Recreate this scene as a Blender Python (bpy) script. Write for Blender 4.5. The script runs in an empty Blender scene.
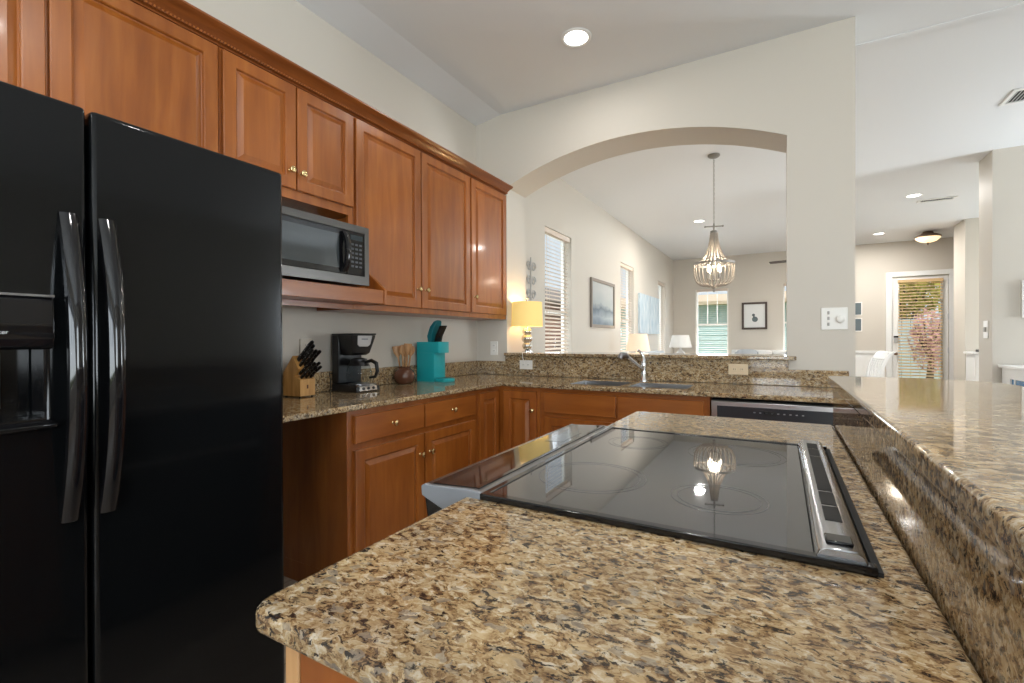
import bpy, bmesh, math, random
from mathutils import Vector, Matrix
random.seed(7)
PI = math.pi
SC = bpy.context.scene
COL = SC.collection

# ------------------------------------------------------------------ camera
def R_(d): return math.radians(d)
def make_camera():
    cam = bpy.data.cameras.new('camera'); o = bpy.data.objects.new('camera', cam); COL.objects.link(o)
    yaw, pit, rol = R_(29.6316), R_(-0.2413), R_(-0.2058)
    F = Vector((-math.sin(yaw)*math.cos(pit), math.cos(yaw)*math.cos(pit), math.sin(pit)))
    Rr = Vector((math.cos(yaw), math.sin(yaw), 0)); U = Rr.cross(F)
    c, s = math.cos(rol), math.sin(rol)
    r = c*Rr + s*U; u = -s*Rr + c*U
    m = Matrix((r, u, -F)).transposed().to_4x4(); m.translation = (0, 0, 1.215)
    o.matrix_world = m
    cam.sensor_width = 36; cam.lens = 472.858/1024*36; cam.clip_start = .02
    SC.camera = o
make_camera()

# ------------------------------------------------------------------ world, exposure, daylight, fill
SC.view_settings.view_transform = 'Standard'; SC.view_settings.look = 'None'
SC.view_settings.gamma = 1; SC.view_settings.use_curve_mapping = False
SC.view_settings.exposure = 0.33
W = bpy.data.worlds.new('sky'); SC.world = W; W.use_nodes = True
bg = W.node_tree.nodes['Background']
bg.inputs[0].default_value = (0.86, 0.94, 1.0, 1); bg.inputs[1].default_value = 0.72

def area_light(name, loc, rot, sx, sy, power, color=(1, 1, 1), shape='RECTANGLE', spread=180):
    l = bpy.data.lights.new(name, 'AREA'); l.shape = shape; l.size = sx; l.size_y = sy
    l.energy = power; l.color = color; l.spread = R_(spread)
    o = bpy.data.objects.new(name, l); COL.objects.link(o); o.location = loc; o.rotation_euler = rot
    return o
def point_light(name, loc, power, color, radius=.03):
    l = bpy.data.lights.new(name, 'POINT'); l.energy = power; l.color = color; l.shadow_soft_size = radius
    o = bpy.data.objects.new(name, l); COL.objects.link(o); o.location = loc
    return o
DAY = (0.86, 0.94, 1.0); WARM = (1.0, 0.86, 0.68); CAN = (1.0, 0.97, 0.92)
# added upward fill lights outside the unseen windows behind the camera and at right
area_light('fill_behind_camera', (1.2, -3.72, 1.55), (R_(130), 0, 0), 3.4, 1.9, 150, DAY)
area_light('fill_right_near', (5.22, -1.6, 1.55), (R_(126), 0, R_(90)), 2.2, 1.9, 135, DAY)
area_light('fill_right_living', (5.22, 6.15, 1.55), (R_(126), 0, R_(90)), 1.0, 1.9, 150, DAY)
area_light('fill_right_dining', (5.22, 9.2, 1.6), (R_(126), 0, R_(90)), 2.6, 2.0, 75, DAY)
for (y, z) in ((5.295, 1.56), (8.25, 1.56), (11.01, 1.56)):
    area_light('daylight_side_window', (-2.62, y, z), (R_(105), 0, R_(-90)), .78, 1.85, 12, DAY)
area_light('daylight_back_window', (-1.455, 12.62, 1.56), (R_(105), 0, R_(180)), .70, 1.65, 25, DAY)
area_light('daylight_back_window', (.42, 12.62, 1.56), (R_(105), 0, R_(180)), .70, 1.65, 25, DAY)
sun = bpy.data.lights.new('sun', 'SUN'); sun.energy = 3.0; sun.angle = R_(2); sun.color = (1, .96, .9)
so = bpy.data.objects.new('sun', sun); COL.objects.link(so); so.rotation_euler = (R_(38), 0, R_(40))

# ------------------------------------------------------------------ materials
MATS = {}
def mat(name, color, rough=.5, metal=0, spec=.5, emit=None, estr=0, coat=0, trans=0):
    if name in MATS: return MATS[name]
    m = bpy.data.materials.new(name); m.use_nodes = True
    b = m.node_tree.nodes['Principled BSDF']
    b.inputs['Base Color'].default_value = (*color, 1); b.inputs['Roughness'].default_value = rough
    b.inputs['Metallic'].default_value = metal; b.inputs['Specular IOR Level'].default_value = spec
    b.inputs['Coat Weight'].default_value = coat; b.inputs['Coat Roughness'].default_value = .08
    b.inputs['Transmission Weight'].default_value = trans
    if emit: b.inputs['Emission Color'].default_value = (*emit, 1); b.inputs['Emission Strength'].default_value = estr
    MATS[name] = m; return m
def s2l(r, g, b):
    f = lambda c: (c/255/12.92) if c/255 <= .04045 else ((c/255+.055)/1.055)**2.4
    return (f(r), f(g), f(b))
def nodes_of(m):
    nt = m.node_tree; return nt, nt.nodes, nt.links, nt.nodes['Principled BSDF']
def ramp(N, stops, mode='LINEAR'):
    r = N.new('ShaderNodeValToRGB'); r.color_ramp.interpolation = mode
    e = r.color_ramp.elements
    while len(e) < len(stops): e.new(.5)
    for el, (p, c) in zip(e, stops): el.position = p; el.color = (*c, 1)
    return r
def mixc(N, L, a, b, fac, mode='MIX'):
    m = N.new('ShaderNodeMix'); m.data_type = 'RGBA'; m.blend_type = mode
    for sock, v in ((m.inputs[0], fac), (m.inputs[6], a), (m.inputs[7], b)):
        if hasattr(v, 'is_linked') or hasattr(v, 'links'): L.new(v, sock)
        elif isinstance(v, tuple): sock.default_value = (*v, 1)
        else: sock.default_value = v
    return m.outputs[2]
def mapping(N, L, scale, space='Object', loc=(0, 0, 0)):
    t = N.new('ShaderNodeTexCoord'); mp = N.new('ShaderNodeMapping')
    mp.inputs['Scale'].default_value = scale; mp.inputs['Location'].default_value = loc
    L.new(t.outputs[space], mp.inputs[0]); return mp.outputs[0]
def wood(name, scale, c0, c1, c2, rough=.3):
    m = mat(name, c1, rough, coat=.2); nt, N, L, b = nodes_of(m)
    v = mapping(N, L, scale)
    n = N.new('ShaderNodeTexNoise'); n.inputs['Scale'].default_value = 1; n.inputs['Detail'].default_value = 6
    n.inputs['Distortion'].default_value = .6; L.new(v, n.inputs['Vector'])
    r = ramp(N, [(.28, c0), (.5, c1), (.75, c2)]); L.new(n.outputs[0], r.inputs[0])
    v2 = mapping(N, L, tuple(s*.16+1.5 for s in scale))
    n2 = N.new('ShaderNodeTexNoise'); n2.inputs['Scale'].default_value = 1.0; L.new(v2, n2.inputs['Vector'])
    r2 = ramp(N, [(.32, (.80, .76, .72)), (.68, (1.08, 1.06, 1.04))]); L.new(n2.outputs[0], r2.inputs[0])
    L.new(mixc(N, L, r.outputs[0], r2.outputs[0], 1.0, 'MULTIPLY'), b.inputs['Base Color'])
    return m
WC = (s2l(140, 76, 25), s2l(155, 88, 32), s2l(168, 101, 42))
WOOD_V = wood('stained_maple_vertical', (22, 22, 2.6), *WC)
WOOD_Y = wood('stained_maple_lengthwise', (22, 2.6, 22), *WC)
WOOD_X = wood('stained_maple_crosswise', (2.6, 22, 22), *WC)
WOOD_CROWN = wood('stained_maple_crown', (30, 2.2, 30), s2l(118, 62, 26), s2l(134, 74, 32), s2l(150, 86, 40))
BLOCKW = wood('light_beech', (40, 40, 6), s2l(170, 120, 60), s2l(196, 146, 80), s2l(212, 166, 100), .5)
SPOONW = wood('spoon_wood', (60, 60, 8), s2l(150, 104, 62), s2l(182, 136, 88), s2l(200, 158, 110), .6)

def granite(name):
    m = mat(name, (.3, .22, .14), .06, spec=.5); nt, N, L, b = nodes_of(m)
    v = mapping(N, L, (.72, 1.1, 1.1))
    nz = N.new('ShaderNodeTexNoise'); nz.inputs['Scale'].default_value = 55; nz.inputs['Detail'].default_value = 4
    L.new(v, nz.inputs['Vector'])
    sub = N.new('ShaderNodeVectorMath'); sub.operation = 'SUBTRACT'; sub.inputs[1].default_value = (.5, .5, .5); L.new(nz.outputs[1], sub.inputs[0])
    scl = N.new('ShaderNodeVectorMath'); scl.operation = 'SCALE'; scl.inputs[3].default_value = .026; L.new(sub.outputs[0], scl.inputs[0])
    add = N.new('ShaderNodeVectorMath'); add.operation = 'ADD'; L.new(v, add.inputs[0]); L.new(scl.outputs[0], add.inputs[1])
    def voro(s):
        t = N.new('ShaderNodeTexVoronoi'); t.inputs['Scale'].default_value = s; L.new(add.outputs[0], t.inputs['Vector'])
        c = N.new('ShaderNodeSeparateColor'); L.new(t.outputs['Color'], c.inputs[0]); return t, c
    def noise(s, d=4, rough=.6):
        t = N.new('ShaderNodeTexNoise'); t.inputs['Scale'].default_value = s; t.inputs['Detail'].default_value = d; t.inputs['Roughness'].default_value = rough
        L.new(add.outputs[0], t.inputs['Vector']); return t
    # mottled ground: fractal noise nudged by the grain it falls in
    t1, c1 = voro(105); t2, c2 = voro(230); n1 = noise(70, 6, .68)
    m1 = N.new('ShaderNodeMath'); m1.operation = 'MULTIPLY_ADD'; m1.inputs[1].default_value = .22; L.new(c1.outputs[0], m1.inputs[0]); L.new(n1.outputs[0], m1.inputs[2])
    m2 = N.new('ShaderNodeMath'); m2.operation = 'MULTIPLY_ADD'; m2.inputs[1].default_value = .20; L.new(c2.outputs[1], m2.inputs[0]); L.new(m1.outputs[0], m2.inputs[2])
    r1 = ramp(N, [(.44, s2l(52, 42, 37)), (.53, s2l(100, 77, 56)), (.60, s2l(146, 115, 80)), (.68, s2l(178, 148, 106)), (.80, s2l(204, 180, 140)), (.94, s2l(226, 213, 190))])
    L.new(m2.outputs[0], r1.inputs[0])
    c = r1.outputs[0]
    # grey quartz grains
    r2 = ramp(N, [(.89, (0, 0, 0)), (.92, (.6, .6, .6))]); L.new(c1.outputs[2], r2.inputs[0])
    c = mixc(N, L, c, s2l(150, 142, 130), r2.outputs[0])
    # larger pale feldspar blobs
    n2 = noise(36, 3, .5); r3 = ramp(N, [(.585, (0, 0, 0)), (.65, (.7, .7, .7))]); L.new(n2.outputs[0], r3.inputs[0])
    c = mixc(N, L, c, s2l(204, 178, 136), r3.outputs[0])
    # dark mica flecks and threads
    n3 = noise(95, 5, .7); r4 = ramp(N, [(.39, (1, 1, 1)), (.445, (0, 0, 0))]); L.new(n3.outputs[0], r4.inputs[0])
    c = mixc(N, L, c, s2l(46, 39, 36), r4.outputs[0])
    n4 = N.new('ShaderNodeTexNoise'); n4.inputs['Scale'].default_value = 9; n4.inputs['Detail'].default_value = 2; L.new(v, n4.inputs['Vector'])
    r5 = ramp(N, [(.32, (.66, .66, .68)), (.68, (.90, .885, .86))]); L.new(n4.outputs[0], r5.inputs[0])
    c = mixc(N, L, c, r5.outputs[0], 1.0, 'MULTIPLY')
    L.new(c, b.inputs['Base Color']); return m
GRANITE = granite('granite')

def paint(name, color, rough=.6):
    m = mat(name, color, rough, spec=.3); nt, N, L, b = nodes_of(m)
    v = mapping(N, L, (1, 1, 1)); n = N.new('ShaderNodeTexNoise'); n.inputs['Scale'].default_value = 220; L.new(v, n.inputs['Vector'])
    bp = N.new('ShaderNodeBump'); bp.inputs['Strength'].default_value = .04; bp.inputs['Distance'].default_value = .002
    L.new(n.outputs[0], bp.inputs['Height']); L.new(bp.outputs[0], b.inputs['Normal']); return m
WALLP = paint('wall_paint', s2l(206, 199, 188)); CEILP = paint('ceiling_paint', s2l(229, 231, 233)); 
TRIMW = mat('white_trim_paint', s2l(236, 236, 234), .35)
def floor_mat():
    m = mat('wood_plank_floor', (.2, .13, .08), .3); nt, N, L, b = nodes_of(m)
    v = mapping(N, L, (1, 1, 1)); br = N.new('ShaderNodeTexBrick')
    rot = N.new('ShaderNodeMapping'); rot.inputs['Rotation'].default_value = (0, 0, R_(90)); L.new(v, rot.inputs[0]); L.new(rot.outputs[0], br.inputs['Vector'])
    br.inputs['Scale'].default_value = 1; br.inputs['Brick Width'].default_value = 1.2; br.inputs['Row Height'].default_value = .18
    br.inputs['Mortar Size'].default_value = .002; br.inputs['Color1'].default_value = (*s2l(176, 164, 150), 1); br.inputs['Color2'].default_value = (*s2l(160, 147, 133), 1)
    br.inputs['Mortar'].default_value = (*s2l(110, 94, 78), 1)
    v2 = mapping(N, L, (40, 2, 1)); n = N.new('ShaderNodeTexNoise'); n.inputs['Scale'].default_value = 1; n.inputs['Detail'].default_value = 5; L.new(v2, n.inputs['Vector'])
    r = ramp(N, [(.3, (.75, .72, .7)), (.7, (1.15, 1.12, 1.1))]); L.new(n.outputs[0], r.inputs[0])
    L.new(mixc(N, L, br.outputs[0], r.outputs[0], 1.0, 'MULTIPLY'), b.inputs['Base Color']); return m
FLOORM = floor_mat()
BLACKG = mat('black_gloss', (.006, .006, .007), .06, spec=.5)
FRIDGEM = mat('black_fridge_enamel', (.004, .0045, .005), .11, spec=.32)
BLACKP = mat('black_plastic', (.005, .005, .006), .35)
BLACKM = mat('black_matte', (.012, .012, .012), .7)
STEEL = mat('brushed_steel', (.55, .55, .56), .28, 1)
DSTEEL = mat('dark_steel', (.30, .30, .31), .3, 1)
CHROME = mat('chrome', (.78, .79, .8), .08, 1)
GREYP = mat('grey_plastic', s2l(120, 124, 130), .4)
BRASS = mat('pale_brass', s2l(214, 190, 140), .25, 1)
WHITEP = mat('white_plastic', s2l(236, 234, 228), .4)
BEIGEP = mat('beige_plastic', s2l(222, 200, 166), .4)
DARKSLOT = mat('dark_slot', (.01, .01, .01), .8)
TEAL = mat('teal_plastic', s2l(24, 158, 164), .38)
DTEAL = mat('dark_teal_plastic', s2l(10, 104, 112), .3)
BRONZE = mat('dark_bronze', s2l(120, 98, 80), .4, .4)
FABW = mat('white_fabric', s2l(226, 226, 224), .9)
FABG = mat('pale_grey_fabric', s2l(186, 192, 198), .9)
def thin_glass(name, tint=(.98, .99, 1), gl=.07, rough=.02):
    m = bpy.data.materials.new(name); m.use_nodes = True; N, L = m.node_tree.nodes, m.node_tree.links
    for n in list(N):
        if n.type != 'OUTPUT_MATERIAL': N.remove(n)
    out = [n for n in N if n.type == 'OUTPUT_MATERIAL'][0]
    t = N.new('ShaderNodeBsdfTransparent'); t.inputs[0].default_value = (*tint, 1)
    g = N.new('ShaderNodeBsdfGlossy'); g.inputs['Roughness'].default_value = rough
    f = N.new('ShaderNodeFresnel'); f.inputs[0].default_value = 1.35
    mx = N.new('ShaderNodeMixShader'); gg = N.new('ShaderNodeNewGeometry'); mu = N.new('ShaderNodeMath'); mu.operation = 'MULTIPLY'
    iv = N.new('ShaderNodeMath'); iv.operation = 'SUBTRACT'; iv.inputs[0].default_value = 1; L.new(gg.outputs['Backfacing'], iv.inputs[1])
    L.new(f.outputs[0], mu.inputs[0]); L.new(iv.outputs[0], mu.inputs[1]); L.new(mu.outputs[0], mx.inputs[0]); L.new(t.outputs[0], mx.inputs[1]); L.new(g.outputs[0], mx.inputs[2])
    L.new(mx.outputs[0], out.inputs[0]); return m
PANE = thin_glass('window_pane'); CARAFE = thin_glass('carafe_glass', (.80, .84, .86)); CRYSTAL = thin_glass('clear_lamp_glass', (.9, .92, .93))
def shade_mat(name, color, estr, emit):
    m = mat(name, color, .8, emit=emit, estr=estr); return m

# ------------------------------------------------------------------ mesh helpers
class MB:
    def __init__(s): s.bm = bmesh.new()
    def box(s, x0, y0, z0, x1, y1, z1):
        v = [s.bm.verts.new((x, y, z)) for x in (x0, x1) for y in (y0, y1) for z in (z0, z1)]
        for f in ((0, 1, 3, 2), (4, 6, 7, 5), (0, 4, 5, 1), (2, 3, 7, 6), (0, 2, 6, 4), (1, 5, 7, 3)): s.bm.faces.new([v[i] for i in f])
        return s
    def prism(s, poly, a, b, axis='Y'):
        """poly in the plane normal to axis; axis Y: (x,z)  X: (y,z)  Z: (x,y)"""
        def P(p, t): return {'Y': (p[0], t, p[1]), 'X': (t, p[0], p[1]), 'Z': (p[0], p[1], t)}[axis]
        A = [s.bm.verts.new(P(p, a)) for p in poly]; B = [s.bm.verts.new(P(p, b)) for p in poly]
        n = len(poly); s.bm.faces.new(A[::-1]); s.bm.faces.new(B)
        for i in range(n): s.bm.faces.new((A[i], A[(i+1) % n], B[(i+1) % n], B[i]))
        return s
    def lathe(s, prof, c=(0, 0, 0), n=24, axis='Z', cap=True):
        rings = []
        for r, h in prof:
            ring = []
            for i in range(n):
                a = 2*PI*i/n; x, y = r*math.cos(a), r*math.sin(a)
                p = {'Z': (x, y, h), 'X': (h, x, y), 'Y': (x, -h, y)}[axis]
                ring.append(s.bm.verts.new((p[0]+c[0], p[1]+c[1], p[2]+c[2])))
            rings.append(ring)
        for A, B in zip(rings, rings[1:]):
            for i in range(n): s.bm.faces.new((A[i], A[(i+1) % n], B[(i+1) % n], B[i]))
        if cap:
            s.bm.faces.new(rings[0][::-1]); s.bm.faces.new(rings[-1])
        return s
    def tube(s, pts, r, n=10, cap=True):
        pts = [Vector(p) for p in pts]; rr = r if isinstance(r, (list, tuple)) else [r]*len(pts)
        rings = []; up = None
        for i, p in enumerate(pts):
            d = (pts[min(i+1, len(pts)-1)]-pts[max(i-1, 0)]).normalized()
            if up is None:
                up = Vector((0, 0, 1)) if abs(d.z) < .9 else Vector((1, 0, 0))
            a = d.cross(up).normalized(); up = a.cross(d).normalized()
            rings.append([s.bm.verts.new(p+a*math.cos(2*PI*k/n)*rr[i]+up*math.sin(2*PI*k/n)*rr[i]) for k in range(n)])
        for A, B in zip(rings, rings[1:]):
            for k in range(n): s.bm.faces.new((A[k], A[(k+1) % n], B[(k+1) % n], B[k]))
        if cap: s.bm.faces.new(rings[0][::-1]); s.bm.faces.new(rings[-1])
        return s
    def sweep(s, secs):
        """loft closed sections (lists of points, same length)"""
        rings = [[s.bm.verts.new(p) for p in sec] for sec in secs]; n = len(rings[0])
        for A, B in zip(rings, rings[1:]):
            for k in range(n): s.bm.faces.new((A[k], A[(k+1) % n], B[(k+1) % n], B[k]))
        s.bm.faces.new(rings[0][::-1]); s.bm.faces.new(rings[-1]); return s
    def cells(s, us, vs, holes, t0, t1, axis='Z', keep=None):
        """slab made of the cells of a grid, leaving holes out; clean outer surface"""
        def P(u, v, t): return {'Z': (u, v, t), 'X': (t, u, v), 'Y': (u, t, v)}[axis]
        nu, nv = len(us)-1, len(vs)-1
        def solid(i, j):
            if not (0 <= i < nu and 0 <= j < nv): return False
            cu, cv = (us[i]+us[i+1])/2, (vs[j]+vs[j+1])/2
            return not any(h[0] < cu < h[1] and h[2] < cv < h[3] for h in holes)
        cache = {}
        def V(i, j, k):
            if (i, j, k) not in cache: cache[(i, j, k)] = s.bm.verts.new(P(us[i], vs[j], (t0, t1)[k]))
            return cache[(i, j, k)]
        for i in range(nu):
            for j in range(nv):
                if not solid(i, j): continue
                for k in (0, 1): s.bm.faces.new((V(i, j, k), V(i+1, j, k), V(i+1, j+1, k), V(i, j+1, k)))
                for di, dj, a, b in ((-1, 0, (i, j), (i, j+1)), (1, 0, (i+1, j), (i+1, j+1)), (0, -1, (i, j), (i+1, j)), (0, 1, (i, j+1), (i+1, j+1))):
                    if not solid(i+di, j+dj): s.bm.faces.new((V(*a, 0), V(*b, 0), V(*b, 1), V(*a, 1)))
        return s
    def round_corner(s, x, y, r, seg=6):
        es = [e for e in s.bm.edges if all(abs(v.co.x-x) < 1e-4 and abs(v.co.y-y) < 1e-4 for v in e.verts)]
        bmesh.ops.bevel(s.bm, geom=es, offset=r, segments=seg, affect='EDGES', profile=.5); return s
    def sphere(s, c, r, n=16, sz=1):
        prof = [(max(r*math.sin(PI*i/(n//2)), 1e-4), -r*sz*math.cos(PI*i/(n//2))) for i in range(n//2+1)]
        return s.lathe([(p, h) for p, h in prof], c, n)
    def paneldoor(s, F, u0, u1, v0, v1, th=.02, fr=.052, raised=True):
        """raised-panel door; F(u,v,d) -> point, d = distance out of the cabinet face"""
        loops = [(0, 0), (0, th-.003), (.003, th)]
        if raised: loops += [(fr, th), (fr+.004, th-.003), (fr+.006, th-.011), (fr+.011, th-.012), (fr+.034, th-.002)]
        else: loops += [(.012, th), (.016, th+.0)]
        rings = []
        for ins, d in loops:
            rings.append([s.bm.verts.new(F(u, v, d)) for u, v in ((u0+ins, v0+ins), (u1-ins, v0+ins), (u1-ins, v1-ins), (u0+ins, v1-ins))])
        for A, B in zip(rings, rings[1:]):
            for k in range(4): s.bm.faces.new((A[k], A[(k+1) % 4], B[(k+1) % 4], B[k]))
        s.bm.faces.new(rings[0][::-1]); s.bm.faces.new(rings[-1]); return s

def obj(name, mb, m, parent=None, base=None, smooth=None, bevel=0, seg=2):
    """link as ONE mesh object. mb given in world coordinates when the parent has a base, local otherwise"""
    bm = mb.bm
    if parent is not None and base is None: base = parent.get('_b')
    off = Vector(base) if base is not None else Vector((0, 0, 0))
    bmesh.ops.remove_doubles(bm, verts=bm.verts, dist=1e-6)
    bmesh.ops.recalc_face_normals(bm, faces=bm.faces)
    bmesh.ops.translate(bm, vec=-off, verts=bm.verts)
    me = bpy.data.meshes.new(name); bm.to_mesh(me); bm.free()
    o = bpy.data.objects.new(name, me); COL.objects.link(o)
    if m: me.materials.append(m)
    if parent is not None: o.parent = parent; 
    else: o.location = off
    if parent is not None and parent.get('_b') is not None: o['_b'] = parent['_b']
    if bevel:
        b = o.modifiers.new('bevel', 'BEVEL'); b.width = bevel; b.segments = seg; b.limit_method = 'ANGLE'; b.angle_limit = R_(35); b.harden_normals = False
    if smooth is None and bevel: smooth = 40
    if smooth:
        me.polygons.foreach_set('use_smooth', [True]*len(me.polygons))
        me.set_sharp_from_angle(angle=R_(smooth))
    return o
def tag(o, label=None, cat=None, group=None, kind=None):
    if label: o['label'] = label
    if cat: o['category'] = cat
    if group: o['group'] = group
    if kind: o['kind'] = kind
    return o
def thing(name, label, cat, loc, rotz=0, group=None, world=True):
    """Empty at the thing's base. world=True: parts are modelled in world coordinates (no rotation)"""
    o = bpy.data.objects.new(name, None); COL.objects.link(o); o.empty_display_size = .05
    o.location = loc; o.rotation_euler = (0, 0, rotz)
    o['_b'] = tuple(loc) if world else (0., 0., 0.)
    return tag(o, label, cat, group)
def struct(name, mb, m, base=None, **k):
    return tag(obj(name, mb, m, None, base, **k), kind='structure')
def copy_tree(o, parent=None):
    c = o.copy(); COL.objects.link(c)
    if parent is not None: c.parent = parent
    for ch in list(o.children): copy_tree(ch, c)
    return c
FX = lambda X: (lambda u, v, d: (X+d, u, v))        # face looking +X, u = y
FY = lambda Y: (lambda u, v, d: (u, Y-d, v))        # face looking -Y, u = x
def knob(parent, c, axis):
    """small round knob; c on the door face"""
    prof = [(.009, 0), (.006, .003), (.0055, .012), (.012, .017), (.0155, .021), (.0150, .026), (.010, .029), (.001, .030)]
    s = 1
    mb = MB().lathe(prof, c, 16, 'X' if axis == '+X' else 'Y')
    return obj('knob', mb, BRASS, parent, smooth=50)

# ------------------------------------------------------------------ room shell
XL, YA, YA2, YB, ZK, ZL = -2.35, 3.50, 3.84, 12.35, 3.15, 3.19
XR = 5.0; YN = -3.5
struct('floor', MB().box(XL-.15, YN-.15, -.1, XR+.15, YB+.15, 0), FLOORM)
# kitchen ceiling with the slightly dropped strip along the left wall
struct('ceiling_kitchen', MB().prism([(XL-.15, 3.11), (XL, 3.11), (-2.10, ZK), (XR+.15, ZK), (XR+.15, 3.4), (XL-.15, 3.4)], YN-.15, YA2, 'Y'), CEILP)
struct('ceiling_living', MB().box(XL-.15, YA2, ZL, XR+.15, YB+.15, 3.4), CEILP)
WINS_L = [(4.90, 5.69, .60, 2.52), (7.84, 8.66, .60, 2.52), (10.62, 11.40, .60, 2.50)]
us = sorted({YN-.15, YB+.15, *[w for q in WINS_L for w in q[:2]]}); vs = [0, .60, 2.50, 2.52, 3.11, 3.4]
struct('wall_left', MB().cells(us, vs, WINS_L, XL-.15, XL, 'X'), WALLP)
WB1, WB2, DOOR = (-1.82, -1.09, .70, 2.42), (.04, .80, .70, 2.46), (1.99, 2.88, 0, 2.47)
us = sorted({XL-.15, XR+.15, WB1[0], WB1[1], WB2[0], WB2[1], DOOR[0], DOOR[1]}); vs = [0, .70, 2.42, 2.46, 2.47, 3.4]
struct('wall_back', MB().cells(us, vs, [WB1, WB2, DOOR], YB, YB+.15, 'Y'), WALLP)
WR = [(-2.7, -.5, .6, 2.5), (5.65, 6.65, .6, 2.5), (7.9, 10.5, .6, 2.6)]
us = sorted({YN-.15, YB+.15, *[w for q in WR for w in q[:2]]}); vs = [0, .6, 2.5, 2.6, 3.4]
struct('wall_right', MB().cells(us, vs, WR, XR, XR+.15, 'X'), WALLP)
WN = [(-.5, 2.9, .6, 2.5)]
struct('wall_near', MB().cells([XL-.15, -.5, 2.9, XR+.15], [0, .6, 2.5, 3.4], WN, YN-.15, YN, 'Y'), WALLP)
# arch wall between kitchen and living room
def arch_wall():
    mb = MB(); x0, x1, zs, rise = -2.04, .034, 2.515, .222
    w = (x1-x0)/2; cx = (x0+x1)/2; rad = (w*w+rise*rise)/(2*rise); cz = zs+rise-rad
    n = 40; A = [(x0+(x1-x0)*i/n) for i in range(n+1)]; Z = [cz+math.sqrt(rad*rad-(x-cx)**2) for x in A]
    top = ZL+.05
    mb.box(XL, YA, 0, x0, YA2, top); mb.box(x1, YA, 0, .39, YA2, top); mb.box(x0, YA, 0, x1, YA2, 1.078)
    for Y in (YA, YA2):
        for i in range(n):
            q = [mb.bm.verts.new(p) for p in ((A[i], Y, Z[i]), (A[i+1], Y, Z[i+1]), (A[i+1], Y, top), (A[i], Y, top))]
            mb.bm.faces.new(q)
    for i in range(n):
        mb.bm.faces.new([mb.bm.verts.new(p) for p in ((A[i], YA, Z[i]), (A[i], YA2, Z[i]), (A[i+1], YA2, Z[i+1]), (A[i+1], YA, Z[i+1]))])
    return mb
struct('wall_arch', arch_wall(), WALLP)
struct('wall_hall', MB().box(1.935, 6.83, 0, XR, 7.22, ZL), WALLP)
struct('wall_entry', MB().box(2.66, 10.55, 0, XR, 11.15, ZL), WALLP)
# trims
struct('baseboard_hall', MB().box(1.92, 6.815, 0, XR, 6.83, .13), TRIMW, bevel=.004)
struct('baseboard_left', MB().box(XL, 3.85, 0, XL+.015, YB, .13), TRIMW, bevel=.004)
mb = MB().box(.85, YB-.03, .90, 1.87, YB, .955).box(.85, YB-.008, .13, 1.87, YB, .90).box(.85, YB-.02, 0, 1.87, YB, .13)
for x in (.95, 1.28, 1.60):
    mb.box(x, YB-.016, .25, x+.23, YB-.008, .78)
struct('trim_1', mb, TRIMW, bevel=.003)
struct('ceiling_seam_strip', MB().box(.391, YA2, ZK-.005, XR, YA2+.035, ZL-.001), CEILP)  # strip added so the seam between the ceilings shows as a line
struct('trim_2', MB().box(1.89, YB-.02, 0, 1.99, YB, 2.57).box(2.88, YB-.02, 0, 2.97, YB, 2.57).box(1.99, YB-.02, 2.47, 2.88, YB, 2.57), TRIMW, bevel=.005)

# ------------------------------------------------------------------ windows
def window_x(n, y0, y1, z0, z1, X):
    """double hung window in a wall normal to X (wall spans X-.15..X)"""
    r = bpy.data.objects.new('window_%d' % n, None); COL.objects.link(r); r.location = (X-.1, (y0+y1)/2, z0); r['_b'] = tuple(r.location); r['kind'] = 'structure'
    f = .035; zm = (z0+z1)/2
    mb = MB().cells([y0, y0+f, y1-f, y1], [z0, z0+f, zm-.02, zm+.02, z1-f, z1], [(y0+f, y1-f, z0+f, zm-.02), (y0+f, y1-f, zm+.02, z1-f)], X-.13, X-.095, 'X')
    obj('window_frame', mb, TRIMW, r, bevel=.003)
    mb = MB()
    for (a, b) in ((z0+f, zm-.02), (zm+.02, z1-f)): mb.box(X-.115, y0+f, a, X-.112, y1-f, b)
    obj('pane', mb, PANE, r)
    obj('window_sill', MB().box(X-.09, y0, z0, X+.03, y1, z0+.02), TRIMW, r, bevel=.004)
def window_y(n, x0, x1, z0, z1, Y):
    r = bpy.data.objects.new('window_%d' % n, None); COL.objects.link(r); r.location = ((x0+x1)/2, Y+.1, z0); r['_b'] = tuple(r.location); r['kind'] = 'structure'
    f = .035; zm = (z0+z1)/2
    mb = MB().cells([x0, x0+f, x1-f, x1], [z0, z0+f, zm-.02, zm+.02, z1-f, z1], [(x0+f, x1-f, z0+f, zm-.02), (x0+f, x1-f, zm+.02, z1-f)], Y+.095, Y+.13, 'Y')
    for k in (1, 2):
        xx = x0+f+(x1-x0-2*f)*k/3; mb.box(xx-.008, Y+.10, zm, xx+.008, Y+.125, z1-f)
    obj('window_frame', mb, TRIMW, r, bevel=.003)
    mb = MB()
    for (a, b) in ((z0+f, zm-.02), (zm+.02, z1-f)): mb.box(x0+f, Y+.112, a, x1-f, Y+.115, b)
    obj('pane', mb, PANE, r)
    obj('window_sill', MB().box(x0, Y-.03, z0, x1, Y+.09, z0+.02), TRIMW, r, bevel=.004)
for i, w in enumerate(WINS_L): window_x(i+1, *w, XL)
window_y(4, *WB1, YB); window_y(5, *WB2, YB)
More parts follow.
